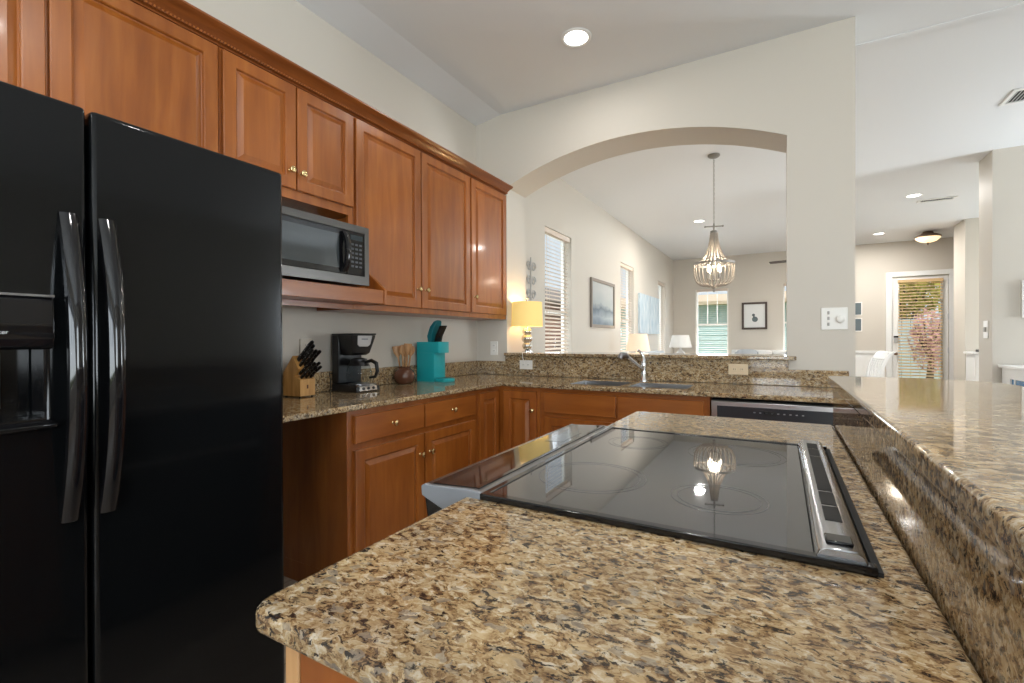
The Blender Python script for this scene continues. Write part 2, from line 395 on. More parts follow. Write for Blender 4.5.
def big_window(n, axis, a0, a1, z0, z1, P, s):
    r = bpy.data.objects.new('window_%d' % n, None); COL.objects.link(r)
    r.location = ((P, (a0+a1)/2, z0) if axis == 'X' else ((a0+a1)/2, P, z0)); r['_b'] = tuple(r.location); r['kind'] = 'structure'
    k = 3; f = .04; usb = [a0]; holes = []
    for i in range(k):
        l = a0+(a1-a0)*i/k; h = a0+(a1-a0)*(i+1)/k; holes.append((l+f, h-f, z0+f, z1-f)); usb += [l+f, h-f]
    usb.append(a1)
    lo, hi = sorted((P, P+s*.04))
    obj('window_frame', MB().cells(usb, [z0, z0+f, z1-f, z1], holes, lo, hi, axis), TRIMW, r)
    mb = MB()
    for h in holes:
        if axis == 'X': mb.box(P+s*.015, h[0], h[2], P+s*.018, h[1], h[3])
        else: mb.box(h[0], P+s*.015, h[2], h[1], P+s*.018, h[3])
    obj('pane', mb, PANE, r)
big_window(6, 'X', *WR[0], XR+.06, 1); big_window(7, 'X', *WR[1], XR+.06, 1); big_window(8, 'Y', *WN[0], YN-.06, -1); big_window(9, 'X', *WR[2], XR+.06, 1)  # unseen windows added so the fill lights can enter

BLINDW = mat('white_blind_slat', s2l(212, 196, 180), .45)
BLINDT = mat('tan_wood_blind_slat', s2l(214, 182, 136), .45)
def blind(label, axis, a0, a1, z0, z1, P, tilt, m, group, pitch=.046, w=.046, s=1):
    """horizontal slat blind hanging in plane P; s = direction into the room"""
    c = (a0+a1)/2
    loc = (P, c, z1) if axis == 'X' else (c, P, z1)
    t = thing('window_blind', label, 'blind', loc, 0, group)
    def bx(mb, lo_a, hi_a, lo_p, hi_p, lz, hz):
        if axis == 'X': mb.box(lo_p, lo_a, lz, hi_p, hi_a, hz)
        else: mb.box(lo_a, lo_p, lz, hi_a, hi_p, hz)
        return mb
    obj('headrail', bx(MB(), a0, a1, P-.03, P+.03, z1-.06, z1), m, t, bevel=.003)
    n = int((z1-z0-.1)/pitch); mb = MB(); ca, sa = math.cos(tilt)*w/2, math.sin(tilt)*w/2
    for i in range(n):
        z = z1-.085-i*pitch
        poly = [(P-ca, z-sa-.0012), (P+ca, z+sa-.0012), (P+ca, z+sa+.0012), (P-ca, z-sa+.0012)]
        if axis == 'X': mb.prism(poly, a0+.006, a1-.006, 'Y')
        else: mb.prism(poly, a0+.006, a1-.006, 'X') if False else mb.sweep([[(a, p[0], p[1]) for p in poly] for a in (a0+.006, a1-.006)])
    obj('slats', mb, m, t)
    obj('bottom_rail', bx(MB(), a0+.004, a1-.004, P-.025, P+.025, z0+.005, z0+.025), m, t, bevel=.003)
    mb = MB()
    for f in (.18, .82):
        a = a0+(a1-a0)*f
        p = (P+s*.031, a) if axis == 'X' else (a, P+s*.031)
        mb.tube([(p[0], p[1], z0+.02), (p[0], p[1], z1-.03)], .0016, 6)
    a = a0+.06; p = (P+s*.036, a) if axis == 'X' else (a, P+s*.036)
    mb.tube([(p[0], p[1], z1-.95), (p[0], p[1], z1-.05)], .003, 6); mb.lathe([(.004, z1-1.0), (.008, z1-.98), (.004, z1-.95)], (p[0], p[1], 0), 8)
    obj('cord', mb, m, t)
    return t
for (w, lab) in zip(WINS_L, ('white slat blind in the tall window beside the yellow-shaded lamp, nearest the kitchen',
                             'white slat blind in the narrow window between grey framed print and blue canvases',
                             'white slat blind in the narrow window just beyond the blue canvases')):
    blind(lab, 'X', w[0]+.01, w[1]-.01, w[2]+.02, w[3], XL-.045, R_(-30), BLINDW, 'white slat blinds of the living room')
blind('white slat blind in the back-wall window right below the bead chandelier', 'Y', WB1[0]+.01, WB1[1]-.01, WB1[2]+.02, WB1[3], YB+.045, R_(5), BLINDW, 'white slat blinds of the living room', s=-1)
blind('white slat blind in the back-wall window half hidden by the arch pier', 'Y', WB2[0]+.01, WB2[1]-.01, WB2[2]+.02, WB2[3], YB+.045, R_(5), BLINDW, 'white slat blinds of the living room', s=-1)

# glazed hall door
def hall_door():
    r = bpy.data.objects.new('door_1', None); COL.objects.link(r); r.location = (2.435, YB+.05, 0); r['_b'] = tuple(r.location); r['kind'] = 'structure'
    x0, x1, z1 = 1.998, 2.872, 2.462; g = (2.10, 2.77, .22, 2.36)
    obj('door_leaf', MB().cells([x0, g[0], g[1], x1], [.01, g[2], g[3], z1], [g], YB+.03, YB+.075, 'Y'), TRIMW, r, bevel=.003)
    obj('glass_frame', MB().cells([g[0]-.02, g[0]+.015, g[1]-.015, g[1]+.02], [g[2]-.02, g[2]+.015, g[3]-.015, g[3]+.02], [(g[0]+.015, g[1]-.015, g[2]+.015, g[3]-.015)], YB+.022, YB+.03, 'Y'), TRIMW, r, bevel=.003)
    obj('pane', MB().box(g[0], YB+.05, g[2], g[1], YB+.054, g[3]), PANE, r)
    k = obj('handle', MB().lathe([(.032, 0), (.032, .006), (.012, .01), (.012, .035), (.026, .045), (.030, .06), (.020, .072), (.002, .075)], (2.055, YB+.03, .895), 16, 'Y'), BRONZE, r, smooth=40)
    k['label'] = 'dark bronze door knob'
    k = obj('keypad_lock', MB().box(2.022, YB+.004, 1.12, 2.092, YB+.03, 1.26), STEEL, r, bevel=.006); k['label'] = 'grey keypad lock with dark top'
    obj('keypad_cover', MB().box(2.020, YB-.001, 1.225, 2.094, YB+.006, 1.262), BLACKP, k, bevel=.003)
    for z in (2.33, 1.64, .97):
        h = obj('hinge', MB().box(2.866, YB+.012, z-.055, 2.886, YB+.03, z+.055).lathe([(.008, z-.06), (.008, z+.06)], (2.876, YB+.012, 0), 10), STEEL, r)
hall_door()
blind('tan wooden slat blind covering the glass of the white hall door', 'Y', 2.085, 2.785, .25, 2.40, YB-.012, R_(24), BLINDT, None, .062, .056, -1)

# ------------------------------------------------------------------ outside
def grass_mat():
    m = mat('lawn_grass', s2l(120, 140, 70), .9); nt, N, L, b = nodes_of(m)
    n = N.new('ShaderNodeTexNoise'); n.inputs['Scale'].default_value = 3; n.inputs['Detail'].default_value = 6; L.new(mapping(N, L, (1, 1, 1)), n.inputs['Vector'])
    r = ramp(N, [(.3, s2l(96, 118, 52)), (.7, s2l(164, 170, 96))]); L.new(n.outputs[0], r.inputs[0]); L.new(r.outputs[0], b.inputs['Base Color']); return m
struct('lawn', MB().box(-40, -30, -.3, 40, 60, -.12), grass_mat())
SIDING = mat('teal_siding', s2l(168, 200, 200), .7)
def siding(mb, x0, x1, y, z0, z1, step=.18):
    n = int((z1-z0)/step)
    for i in range(n):
        z = z0+i*step; mb.prism([(y, z), (y-.025, z+.005), (y-.006, z+step), (y, z+step)], x0, x1, 'X')
    return mb
t = thing('neighbor_house', 'pale teal clapboard house with tan roof seen through the back window', 'house', (-3.5, 19.5, -.12))
obj('wall', siding(MB().box(-8, 19.5, -.12, 1.0, 25, 2.5), -8, 1.0, 19.5, -.1, 2.45), SIDING, t)
obj('roof', MB().prism([(19.0, 2.5), (19.0, 2.62), (22.2, 3.15), (25.5, 2.62), (25.5, 2.5)], -8.4, 1.4, 'X'), mat('tan_roof', s2l(206, 186, 160), .8), t)
def brick_mat():
    m = mat('pink_brick', s2l(170, 120, 104), .85); nt, N, L, b = nodes_of(m)
    br = N.new('ShaderNodeTexBrick'); rot = N.new('ShaderNodeMapping'); rot.inputs['Rotation'].default_value = (R_(90), 0, R_(90))
    L.new(mapping(N, L, (1, 1, 1)), rot.inputs[0]); L.new(rot.outputs[0], br.inputs['Vector']); br.inputs['Scale'].default_value = 4
    br.inputs['Color1'].default_value = (*s2l(178, 132, 112), 1); br.inputs['Color2'].default_value = (*s2l(156, 110, 94), 1); br.inputs['Mortar'].default_value = (*s2l(210, 200, 190), 1)
    L.new(br.outputs[0], b.inputs['Base Color']); return m
t = thing('brick_house', 'pink brick house glimpsed through the left window blinds', 'house', (-11, 18, -.12))
obj('wall', MB().box(-16, 8, -.12, -9.2, 40, 2.9), brick_mat(), t)
obj('roof', MB().prism([(-16.4, 2.9), (-8.8, 2.9), (-8.8, 3.0), (-12.6, 4.4), (-16.4, 3.0)], 7.6, 40.4, 'Y'), mat('grey_roof', s2l(120, 112, 108), .9), t)
def blob_tree(name, label, cat, loc, h, r, leafm, trunkm, n, ls, rz=1.0, zc=None):
    t = thing(name, label, cat, loc)
    x, y, z = loc; zc = zc or h-r*rz
    mb = MB().tube([(x, y, z), (x+.05, y, z+h*.35), (x-.03, y+.03, zc)], [.09, .06, .03], 8)
    for k in range(6):
        a = k*1.05; mb.tube([(x+.04, y, z+h*.33), (x+math.cos(a)*r*.4, y+math.sin(a)*r*.4, zc), (x+math.cos(a)*r*.7, y+math.sin(a)*r*.7, zc+r*rz*.5)], [.04, .025, .01], 6)
    obj('trunk', mb, trunkm, t, smooth=60)
    mb = MB()
    for i in range(n):
        d = Vector((random.gauss(0, 1), random.gauss(0, 1), random.gauss(0, 1))).normalized()*r*(random.random()**.4)
        p = Vector((x+d.x, y+d.y, zc+d.z*rz)); a = Vector((random.gauss(0, 1), random.gauss(0, 1), random.gauss(0, 1))).normalized()
        b = a.orthogonal().normalized(); s = ls*random.uniform(.6, 1.3)
        mb.bm.faces.new([mb.bm.verts.new(p+v) for v in (a*s, b*s*.6, -a*s, -b*s*.6)])
    obj('foliage', mb, leafm, t)
    return t
BARK = mat('bark', s2l(120, 104, 88), .9)
blob_tree('flowering_tree', 'pink flowering tree outside the glass hall door', 'tree', (3.25, 15.6, -.12), 2.3, .42, mat('pink_blossom', s2l(212, 164, 160), .8), BARK, 1300, .045, 2.0, 1.15)
blob_tree('shrub', 'yellow green bush high behind the flowering tree outside', 'shrub', (3.3, 18.6, -.12), 3.6, 1.5, mat('yellow_green_leaf', s2l(176, 170, 80), .8), BARK, 3500, .09, .8, 3.0)
mb = MB()
for i in range(28):
    x = 1.2+i*.2; mb.box(x, 17.2, -.12, x+.185, 17.23, 1.75)
t = thing('garden_fence', 'pale grey board fence outside the hall door', 'fence', (4, 17.2, -.12))
obj('boards', mb, mat('pale_fence_paint', s2l(196, 208, 212), .8), t)
obj('rail', MB().box(1.2, 17.23, .3, 6.8, 17.28, .4).box(1.2, 17.23, 1.4, 6.8, 17.28, 1.5), MATS['pale_fence_paint'], t)

# ------------------------------------------------------------------ upper cabinets
XU = -2.046                                             # face of the upper carcasses; doors stand 2 cm proud
def upper(name, label, y0, y1, z0, z1, doors, knobs):
    t = thing(name, label, 'cabinet', (XL, (y0+y1)/2, z0), 0, 'wall cabinets')
    obj('body', MB().box(XL+.002, y0, z0, XU, y1, z1), WOOD_V, t, bevel=.002)
    for (a, b, c, d), kb in zip(doors, knobs):
        o = obj('door', MB().paneldoor(FX(XU), a, b, c, d), WOOD_V, t)
        if kb: knob(o, (XU+.02, kb[0], kb[1]), '+X')
    return t
ZT = 2.447
upper('wall_cabinet', 'wide two-door wall cabinet above the black refrigerator', .05, 1.117, 1.84, ZT, [(.058, .578, 1.87, 2.437), (.588, 1.108, 1.87, 2.437)], [None, None])
tm = upper('wall_cabinet', 'short two-door wall cabinet above the microwave, with open shelf below', 1.119, 1.829, 1.895, ZT, [(1.129, 1.470, 1.94, 2.437), (1.478, 1.822, 1.94, 2.437)], [(1.437, 2.025), (1.497, 2.022)])
upper('wall_cabinet', 'tall pair-door wall cabinet above the coffee maker', 1.831, 2.944, 1.385, ZT, [(1.842, 2.376, 1.42, 2.437), (2.388, 2.936, 1.42, 2.437)], [(2.343, 1.54), (2.420, 1.54)])
upper('wall_cabinet', 'tall single-door wall cabinet at the arch end of the row', 2.946, 3.496, 1.385, ZT, [(2.956, 3.472, 1.42, 2.437)], [(2.988, 1.54)])
# microwave shelf (part of the short cabinet)
obj('shelf', MB().prism([(XL+.002, 1.119), (-1.890, 1.119), (-1.890, 1.904), (-2.023, 1.904), (-2.023, 1.8285), (XL+.002, 1.8285)], 1.412, 1.486, 'Z'), WOOD_Y, tm, bevel=.002)
obj('bracket', MB().prism([(-2.023, 1.408), (-1.884, 1.408), (-1.884, 1.488), (-2.023, 1.60)], 1.9041, 1.924, 'Y'), WOOD_V, tm, bevel=.002)
obj('rail', MB().box(XU-.02, 1.119, 1.383, XU, 1.829, 1.411), WOOD_Y, tm)
obj('side_panel', MB().box(XL+.002, 1.105, 1.412, XU, 1.118, 1.895), WOOD_V, tm)
obj('stile', MB().box(XU-.02, 1.800, 1.487, XU, 1.829, 1.895), WOOD_V, tm)
# crown
def crown():
    x = XU+.001
    p = [(x-.03, 2.448), (x+.005, 2.448), (x+.008, 2.452), (x+.020, 2.455), (x+.024, 2.462), (x+.034, 2.470), (x+.050, 2.481),
         (x+.066, 2.487), (x+.074, 2.490), (x+.082, 2.496), (x+.082, 2.504), (x-.03, 2.504)]
    t = thing('crown_moulding', 'dark stained crown moulding with rope bead running along the cabinet tops', 'moulding', (x, 1.8, 2.40))
    obj('moulding', MB().prism(p, -.30, 3.480, 'Y'), WOOD_CROWN, t, smooth=30)
    mb = MB(); n = int(3.78/.0135)
    for i in range(n):
        y = -.29+i*.0135
        mb.prism([(y, 2.4535), (y+.0065, 2.4535), (y+.0105, 2.4625), (y+.004, 2.4625)], x+.018, x+.027, 'X')
    obj('rope_bead', mb, WOOD_V, t)
crown()

# ------------------------------------------------------------------ base cabinets
XB = -1.755; YBK = 2.90; ZC0, ZC = .886, .914
def toe(mb): return mb
t = thing('base_cabinet', 'left-wall base cabinet with two drawers over two doors below the coffee maker', 'cabinet', (XL, 2.07, 0), 0, 'base cabinets')
obj('body', MB().prism([(XL+.03, .10), (XB, .10), (XB, ZC0), (XL+.03, ZC0)], 1.53, 2.604, 'Y').box(XL+.03, 1.53, 0, XB-.07, 2.604, .10), WOOD_V, t, bevel=.002)
for (a, b) in ((1.565, 2.056), (2.068, 2.572)):
    d = obj('drawer', MB().paneldoor(FX(XB), a, b, .725, .856, raised=False), WOOD_Y, t); knob(d, (XB+.02, (a+b)/2, .79), '+X')
    d = obj('door', MB().paneldoor(FX(XB), a, b, .13, .692), WOOD_V, t); knob(d, (XB+.02, 2.022 if a < 2 else 2.104, .582), '+X')
t = thing('base_cabinet', 'corner base cabinet with two narrow doors meeting at the inner corner', 'cabinet', (XL, 2.9, 0), 0, 'base cabinets')
mb = MB().cells([XL+.03, XB, -1.43], [2.606, YBK, 3.465], [(XB, -1.43, 2.606, YBK)], .10, ZC0, 'Z')
obj('body', mb, WOOD_V, t)
obj('door', MB().paneldoor(FX(XB), 2.622, 2.862, .13, .856, fr=.045), WOOD_V, t)
d = obj('door', MB().paneldoor(FY(YBK), -1.713, -1.452, .13, .856, fr=.05), WOOD_V, t); knob(d, (-1.478, YBK-.02, .73), '-Y')
t = thing('base_cabinet', 'sink base cabinet with two flat drawer fronts over doors left of the dishwasher', 'cabinet', (-.9, YBK, 0), 0, 'base cabinets')
obj('body', MB().box(-1.428, YBK, .10, -.352, 3.465, .70).box(-1.4279, YBK+.07, 0, -.3521, 3.4649, .0999).box(-1.4279, YBK+.0201, .7001, -1.41, 3.4649, ZC0).box(-.37, YBK+.0201, .7001, -.3521, 3.4649, ZC0).box(-1.428, YBK, .7001, -.352, YBK+.02, ZC0), WOOD_X, t)
for (a, b) in ((-1.393, -.899), (-.884, -.384)):
    obj('drawer', MB().paneldoor(FY(YBK), a, b, .722, .858, raised=False), WOOD_X, t)
    obj('door', MB().paneldoor(FY(YBK), a, b, .13, .690), WOOD_V, t)
t = thing('dishwasher', 'stainless dishwasher with black control strip under the back counter', 'dishwasher', (-.04, YBK, 0))
obj('body', MB().box(-.345, YBK+.01, .02, .262, 3.46, .872), BLACKM, t)
obj('door', MB().box(-.343, YBK-.028, .12, .260, YBK+.009, .868), STEEL, t, bevel=.004)
cp = obj('control_panel', MB().box(-.312, YBK-.032, .772, .232, YBK-.0275, .842), mat('dark_grey_glass', (.035, .038, .044), .15), t, bevel=.002)
mb = MB()
for i in range(9):
    x = -.13+i*.028; mb.box(x, YBK-.0335, .812, x+.010, YBK-.0318, .818)
obj('button_marks', mb, GREYP, cp)
obj('display', MB().box(-.075, YBK-.0335, .800, -.025, YBK-.0318, .824), DARKSLOT, cp)
obj('kick_plate', MB().box(-.343, YBK+.03, .0, .260, YBK+.05, .10), BLACKM, t)

# ------------------------------------------------------------------ worktops, splashes, sink
sink1, sink2 = (-1.275, -.905, 2.98, 3.335), (-.865, -.495, 2.98, 3.335)
t_us = [XL+.003, -1.715, -1.275, -.905, -.865, -.495, .386]; t_vs = [1.04, 2.862, 2.98, 3.335, 3.468]
mb = MB().cells(t_us, t_vs, [(-1.715, .386, 1.04, 2.862), sink1, sink2], ZC0+.001, ZC, 'Z')
tag(obj('worktop', mb, GRANITE, None, (XL, 2.5, ZC0+.001), bevel=.006, seg=3), 'L-shaped granite worktop along the left wall and under the arch', 'worktop')
tag(obj('backsplash', MB().box(XL+.003, 1.04, ZC+.001, XL+.025, 3.46, 1.03), GRANITE, None, (XL, 2.5, ZC+.001), bevel=.003), 'low granite backsplash strip on the left wall behind the coffee maker', 'backsplash')
mb = MB().cells([XL+.003, -2.042, .042, .356], [ZC+.001, 1.018, 1.03, 1.077], [(XL, -2.042, 1.03, 1.08), (.042, .4, 1.018, 1.08)], 3.470, 3.498, 'Y')
tag(obj('backsplash', mb, GRANITE, None, (-1, 3.49, ZC+.001), bevel=.003), 'tall granite backsplash below the arched opening behind the sink', 'backsplash')
mb = MB().cells([-2.036, .030, .085], [3.435, 3.497, 3.90], [(.030, .09, 3.497, 3.95)], 1.079, 1.103, 'Z').round_corner(.085, 3.435, .02)
tag(obj('ledge', mb, GRANITE, None, (-1, 3.6, 1.079), bevel=.005, seg=3), 'narrow granite ledge topping the half wall in the arched opening', 'ledge')
t = thing('sink', 'double-bowl stainless sink set under the granite below the arch', 'sink', (-.88, 3.18, .70))
for s_ in (sink1, sink2):
    a, b, c, d = s_[0]+.006, s_[1]-.006, s_[2]+.006, s_[3]-.006
    mb = MB().cells([a-.004, a, b, b+.004], [c-.004, c, d, d+.004], [(a, b, c, d)], .715, ZC-.006, 'Z').box(a-.004, c-.004, .710, b+.004, d+.004, .7149)
    o = obj('bowl', mb, STEEL, t)
    obj('drain', MB().lathe([(.04, .7151), (.04, .718), (.03, .717)], ((a+b)/2, (c+d)/2, 0), 20), CHROME, o)
t = thing('faucet', 'chrome pull-out kitchen faucet with slanted spout behind the sink', 'faucet', (-.853, 3.40, ZC))
fx, fy = -.853, 3.398
obj('body', MB().lathe([(.030, ZC+.001), (.030, ZC+.008), (.021, ZC+.02), (.019, ZC+.08), (.022, ZC+.11), (.019, ZC+.15), (.012, ZC+.165)], (fx, fy, 0), 20), CHROME, t, smooth=40)
obj('spout', MB().tube([(fx, fy, ZC+.085), (fx-.04, fy-.045, ZC+.125), (fx-.088, fy-.097, ZC+.176)], [.013, .012, .013], 14), CHROME, t, smooth=60)
h = obj('spray_head', MB().tube([(fx-.083, fy-.092, ZC+.172), (fx-.100, fy-.11, ZC+.190), (fx-.120, fy-.130, ZC+.190), (fx-.130, fy-.140, ZC+.166)], [.014, .019, .021, .020], 14), DSTEEL, t, smooth=60)
obj('handle', MB().tube([(fx, fy, ZC+.16), (fx-.006, fy+.004, ZC+.185), (fx-.022, fy-.01, ZC+.21), (fx-.036, fy-.02, ZC+.222)], [.013, .011, .009, .010], 12), CHROME, t, smooth=60)

# ------------------------------------------------------------------ refrigerator
def fridge():
    t = thing('refrigerator', 'glossy black side-by-side refrigerator with water dispenser', 'refrigerator', (-1.9, .51, 0))
    XF = -1.48
    obj('body', MB().box(-2.33, .04, .02, -1.562, 1.014, 1.775), FRIDGEM, t, bevel=.004)
    obj('grille', MB().box(-1.561, .05, .003, -1.53, .99, .028), BLACKM, t)
    obj('hinge_cover', MB().box(-1.60, .93, 1.776, -1.51, .99, 1.795), BLACKP, t, bevel=.004)
    disp = (.10, .425, 1.005, 1.315)
    y0, y1 = .035, .4945
    fz = obj('door', MB().cells([y0, .13, .415, y1], [.03, 1.035, 1.20, 1.787], [(.13, .415, 1.035, 1.20)], -1.555, XF, 'X'), FRIDGEM, t, bevel=.010, seg=3)
    fr = obj('door', MB().box(-1.555, .5025, .03, XF, 1.022, 1.787), FRIDGEM, t, bevel=.012, seg=3)
    def hand(parent, yc, lean):
        secs = []
        n = 16
        for i in range(n+1):
            s = i/n; z = .785+.735*s; x = XF-.004+.058*max(0, 1-abs(2*s-1)**2.3)
            w = .017
            secs.append([(x-.010, yc-w, z), (x+.008, yc-w, z), (x+.016, yc-w*.55, z), (x+.018, yc, z), (x+.016, yc+w*.55, z), (x+.008, yc+w, z), (x-.010, yc+w, z)])
        obj('handle', MB().sweep(secs), BLACKG, parent, smooth=40)
    hand(fz, .4585, 0); hand(fr, .5325, 0)
    # dispenser: bulged control panel above a deep recess, ledge below
    dp = obj('dispenser_panel', MB().prism([(XF-.004, 1.195), (XF+.016, 1.200), (XF+.024, 1.225), (XF+.018, 1.312), (XF-.004, 1.322)], .11, .428, 'Y'), BLACKG, fz, bevel=.004)
    obj('dispenser_trim', MB().box(XF-.002, .11, 1.316, XF+.021, .428, 1.321), DSTEEL, fz)
    obj('dispenser_recess', MB().cells([.128, .132, .413, .417], [1.033, 1.037, 1.198, 1.202], [(.132, .413, 1.037, 1.198)], -1.553, XF+.003, 'X'), BLACKG, fz)
    obj('paddle', MB().box(-1.553, .20, 1.06, -1.545, .36, 1.19), BLACKP, fz, bevel=.002)
    obj('tray', MB().prism([(XF-.004, 1.008), (XF+.030, 1.016), (XF+.034, 1.026), (XF-.004, 1.034)], .10, .43, 'Y'), BLACKG, fz, bevel=.003)
    # lettering
    cu = bpy.data.curves.new('lettering', 'FONT'); cu.body = 'Water'; cu.size = .0125; cu.extrude = .0004
    to = bpy.data.objects.new('tmp', cu); COL.objects.link(to)
    me = bpy.data.meshes.new_from_object(to.evaluated_get(bpy.context.evaluated_depsgraph_get()))
    bpy.data.objects.remove(to)
    L_ = bpy.data.objects.new('lettering', me); COL.objects.link(L_); me.materials.append(mat('grey_print', s2l(200, 200, 200), .5))
    me.transform(Matrix(((0, 0, 1, XF+.0245), (1, 0, 0, .318), (0, 1, 0, 1.231), (0, 0, 0, 1))))
    me.transform(Matrix.Translation(-Vector(t['_b']))); L_.parent = fz
    L_['label'] = 'small pale word printed on the dispenser panel'
fridge()

# ------------------------------------------------------------------ microwave
def microwave():
    t = thing('microwave', 'stainless microwave with black glass door on the wooden shelf', 'microwave', (-2.1, 1.49, 1.487))
    z0, z1, X = 1.497, 1.797, -1.872
    obj('body', MB().box(-2.30, 1.235, z0, X-.03, 1.780, z1), DSTEEL, t, bevel=.004)
    for a in (1.27, 1.70):
        for x in (-2.25, -1.95): obj('foot', MB().lathe([(.012, 1.4865), (.014, 1.497)], (x, a, 0), 12), BLACKP, t)
    fp = obj('front_frame', MB().cells([1.232, 1.25, 1.755, 1.783], [z0-.001, z0+.045, z1-.035, z1+.001], [(1.25, 1.755, z0+.045, z1-.035)], X-.03, X, 'X'), mat('microwave_steel', (.12, .115, .11), .3, 1), t, bevel=.002)
    d = obj('door', MB().box(X-.029, 1.251, z0+.046, X-.002, 1.637, z1-.036), BLACKG, t, bevel=.002)
    obj('window', MB().box(X-.0022, 1.262, z0+.072, X+.0003, 1.590, z1-.062), mat('smoked_glass', (.05, .058, .062), .05), d)
    secs = []
    for i in range(15):
        s = i/14; z = z0+.055+.2*s; x = X-.001+.030*(1-abs(2*s-1)**2.5)
        secs.append([(x-.006, 1.604, z), (x+.008, 1.604, z), (x+.013, 1.618, z), (x+.008, 1.634, z), (x-.006, 1.634, z)])
    obj('handle', MB().sweep(secs), BLACKG, d, smooth=40)
    c = obj('control_panel', MB().box(X-.029, 1.640, z0+.046, X-.001, 1.754, z1-.036), BLACKG, t, bevel=.002)
    obj('display', MB().box(X-.0012, 1.660, z1-.078, X+.0006, 1.738, z1-.052), mat('dark_display', (.02, .03, .035), .2), c)
    for r in range(6):
        for k in range(3):
            y = 1.664+k*.026; z = z1-.105-r*.022
            obj('button', MB().box(X-.0012, y, z, X+.001, y+.017, z+.010), mat('button_grey', s2l(60, 63, 67), .5), c)
microwave()

# ------------------------------------------------------------------ outlets and switches
def outlet(label, face, u, v, w, h, P, m, horizontal=False, group='wall outlets'):
    loc = (P, u, v) if face == '+X' else (u, P, v)
    t = thing('outlet', label, 'outlet', loc, 0, group)
    F = FX(P+.0005) if face == '+X' else FY(P-.0005)
    def bx(u0, u1, v0, v1, d0, d1):
        a, b = F(u0, v0, d0), F(u1, v1, d1); lo = [min(p, q) for p, q in zip(a, b)]; hi = [max(p, q) for p, q in zip(a, b)]
        return MB().box(*lo, *hi)
    obj('plate', bx(u-w/2, u+w/2, v-h/2, v+h/2, 0, .006), m, t, bevel=.002)
    for s in (-1, 1):
        du, dv = (s*.022, 0) if horizontal else (0, s*.022)
        o = obj('socket', bx(u+du-.014, u+du+.014, v+dv-.014, v+dv+.014, .006, .0085), m, t, bevel=.002)
        mb = MB()
        for q in (-.005, .005):
            a = bx(u+du+q-.001, u+du+q+.001, v+dv-.004, v+dv+.005, .0086, .0092)
            me = bpy.data.meshes.new('x'); a.bm.to_mesh(me); mb.bm.from_mesh(me); bpy.data.meshes.remove(me); a.bm.free()
        obj('slots', mb, DARKSLOT, o)
    return t
outlet('cream wall outlet behind the knife block', '+X', 1.755, 1.165, .075, .118, XL, mat('cream_plastic', s2l(206, 196, 180), .4))
outlet('white wall outlet in the corner by the arch', '-Y', -2.168, 1.14, .075, .118, YA, WHITEP)
outlet('white sideways outlet in the granite below the yellow-shaded lamp', '-Y', -1.838, 1.005, .118, .075, 3.469, WHITEP, True)
outlet('tan sideways outlet in the granite right of the sink', '-Y', -.247, 1.012, .118, .072, 3.469, BEIGEP, True)
t = thing('switch_plate', 'white switch plate with round dial on the arch pier', 'switch', (.284, YA, 1.334))
obj('plate', MB().box(.216, YA-.0065, 1.268, .352, YA-.0005, 1.404), WHITEP, t, bevel=.003)
obj('dial', MB().lathe([(.030, .0066), (.030, .010), (.022, .011), (.020, .026), (.014, .029), (.001, .029)], (.314, YA, 1.332), 24, 'Y'), WHITEP, t, smooth=40)
for z in (1.372, 1.338, 1.302):
    obj('toggle', MB().box(.248, YA-.012, z-.010, .260, YA-.0066, z+.010), mat('grey_switch', s2l(170, 168, 164), .5), t, bevel=.002)
t = thing('switch_plate', 'small white switch on the narrow side of the hall wall', 'switch', (1.935, 7.0, 1.30))
obj('plate', MB().box(1.9275, 6.93, 1.21, 1.9345, 7.06, 1.40), WHITEP, t, bevel=.003)
obj('toggle', MB().box(1.912, 6.97, 1.28, 1.927, 7.02, 1.33), MATS['grey_switch'], t, bevel=.003)

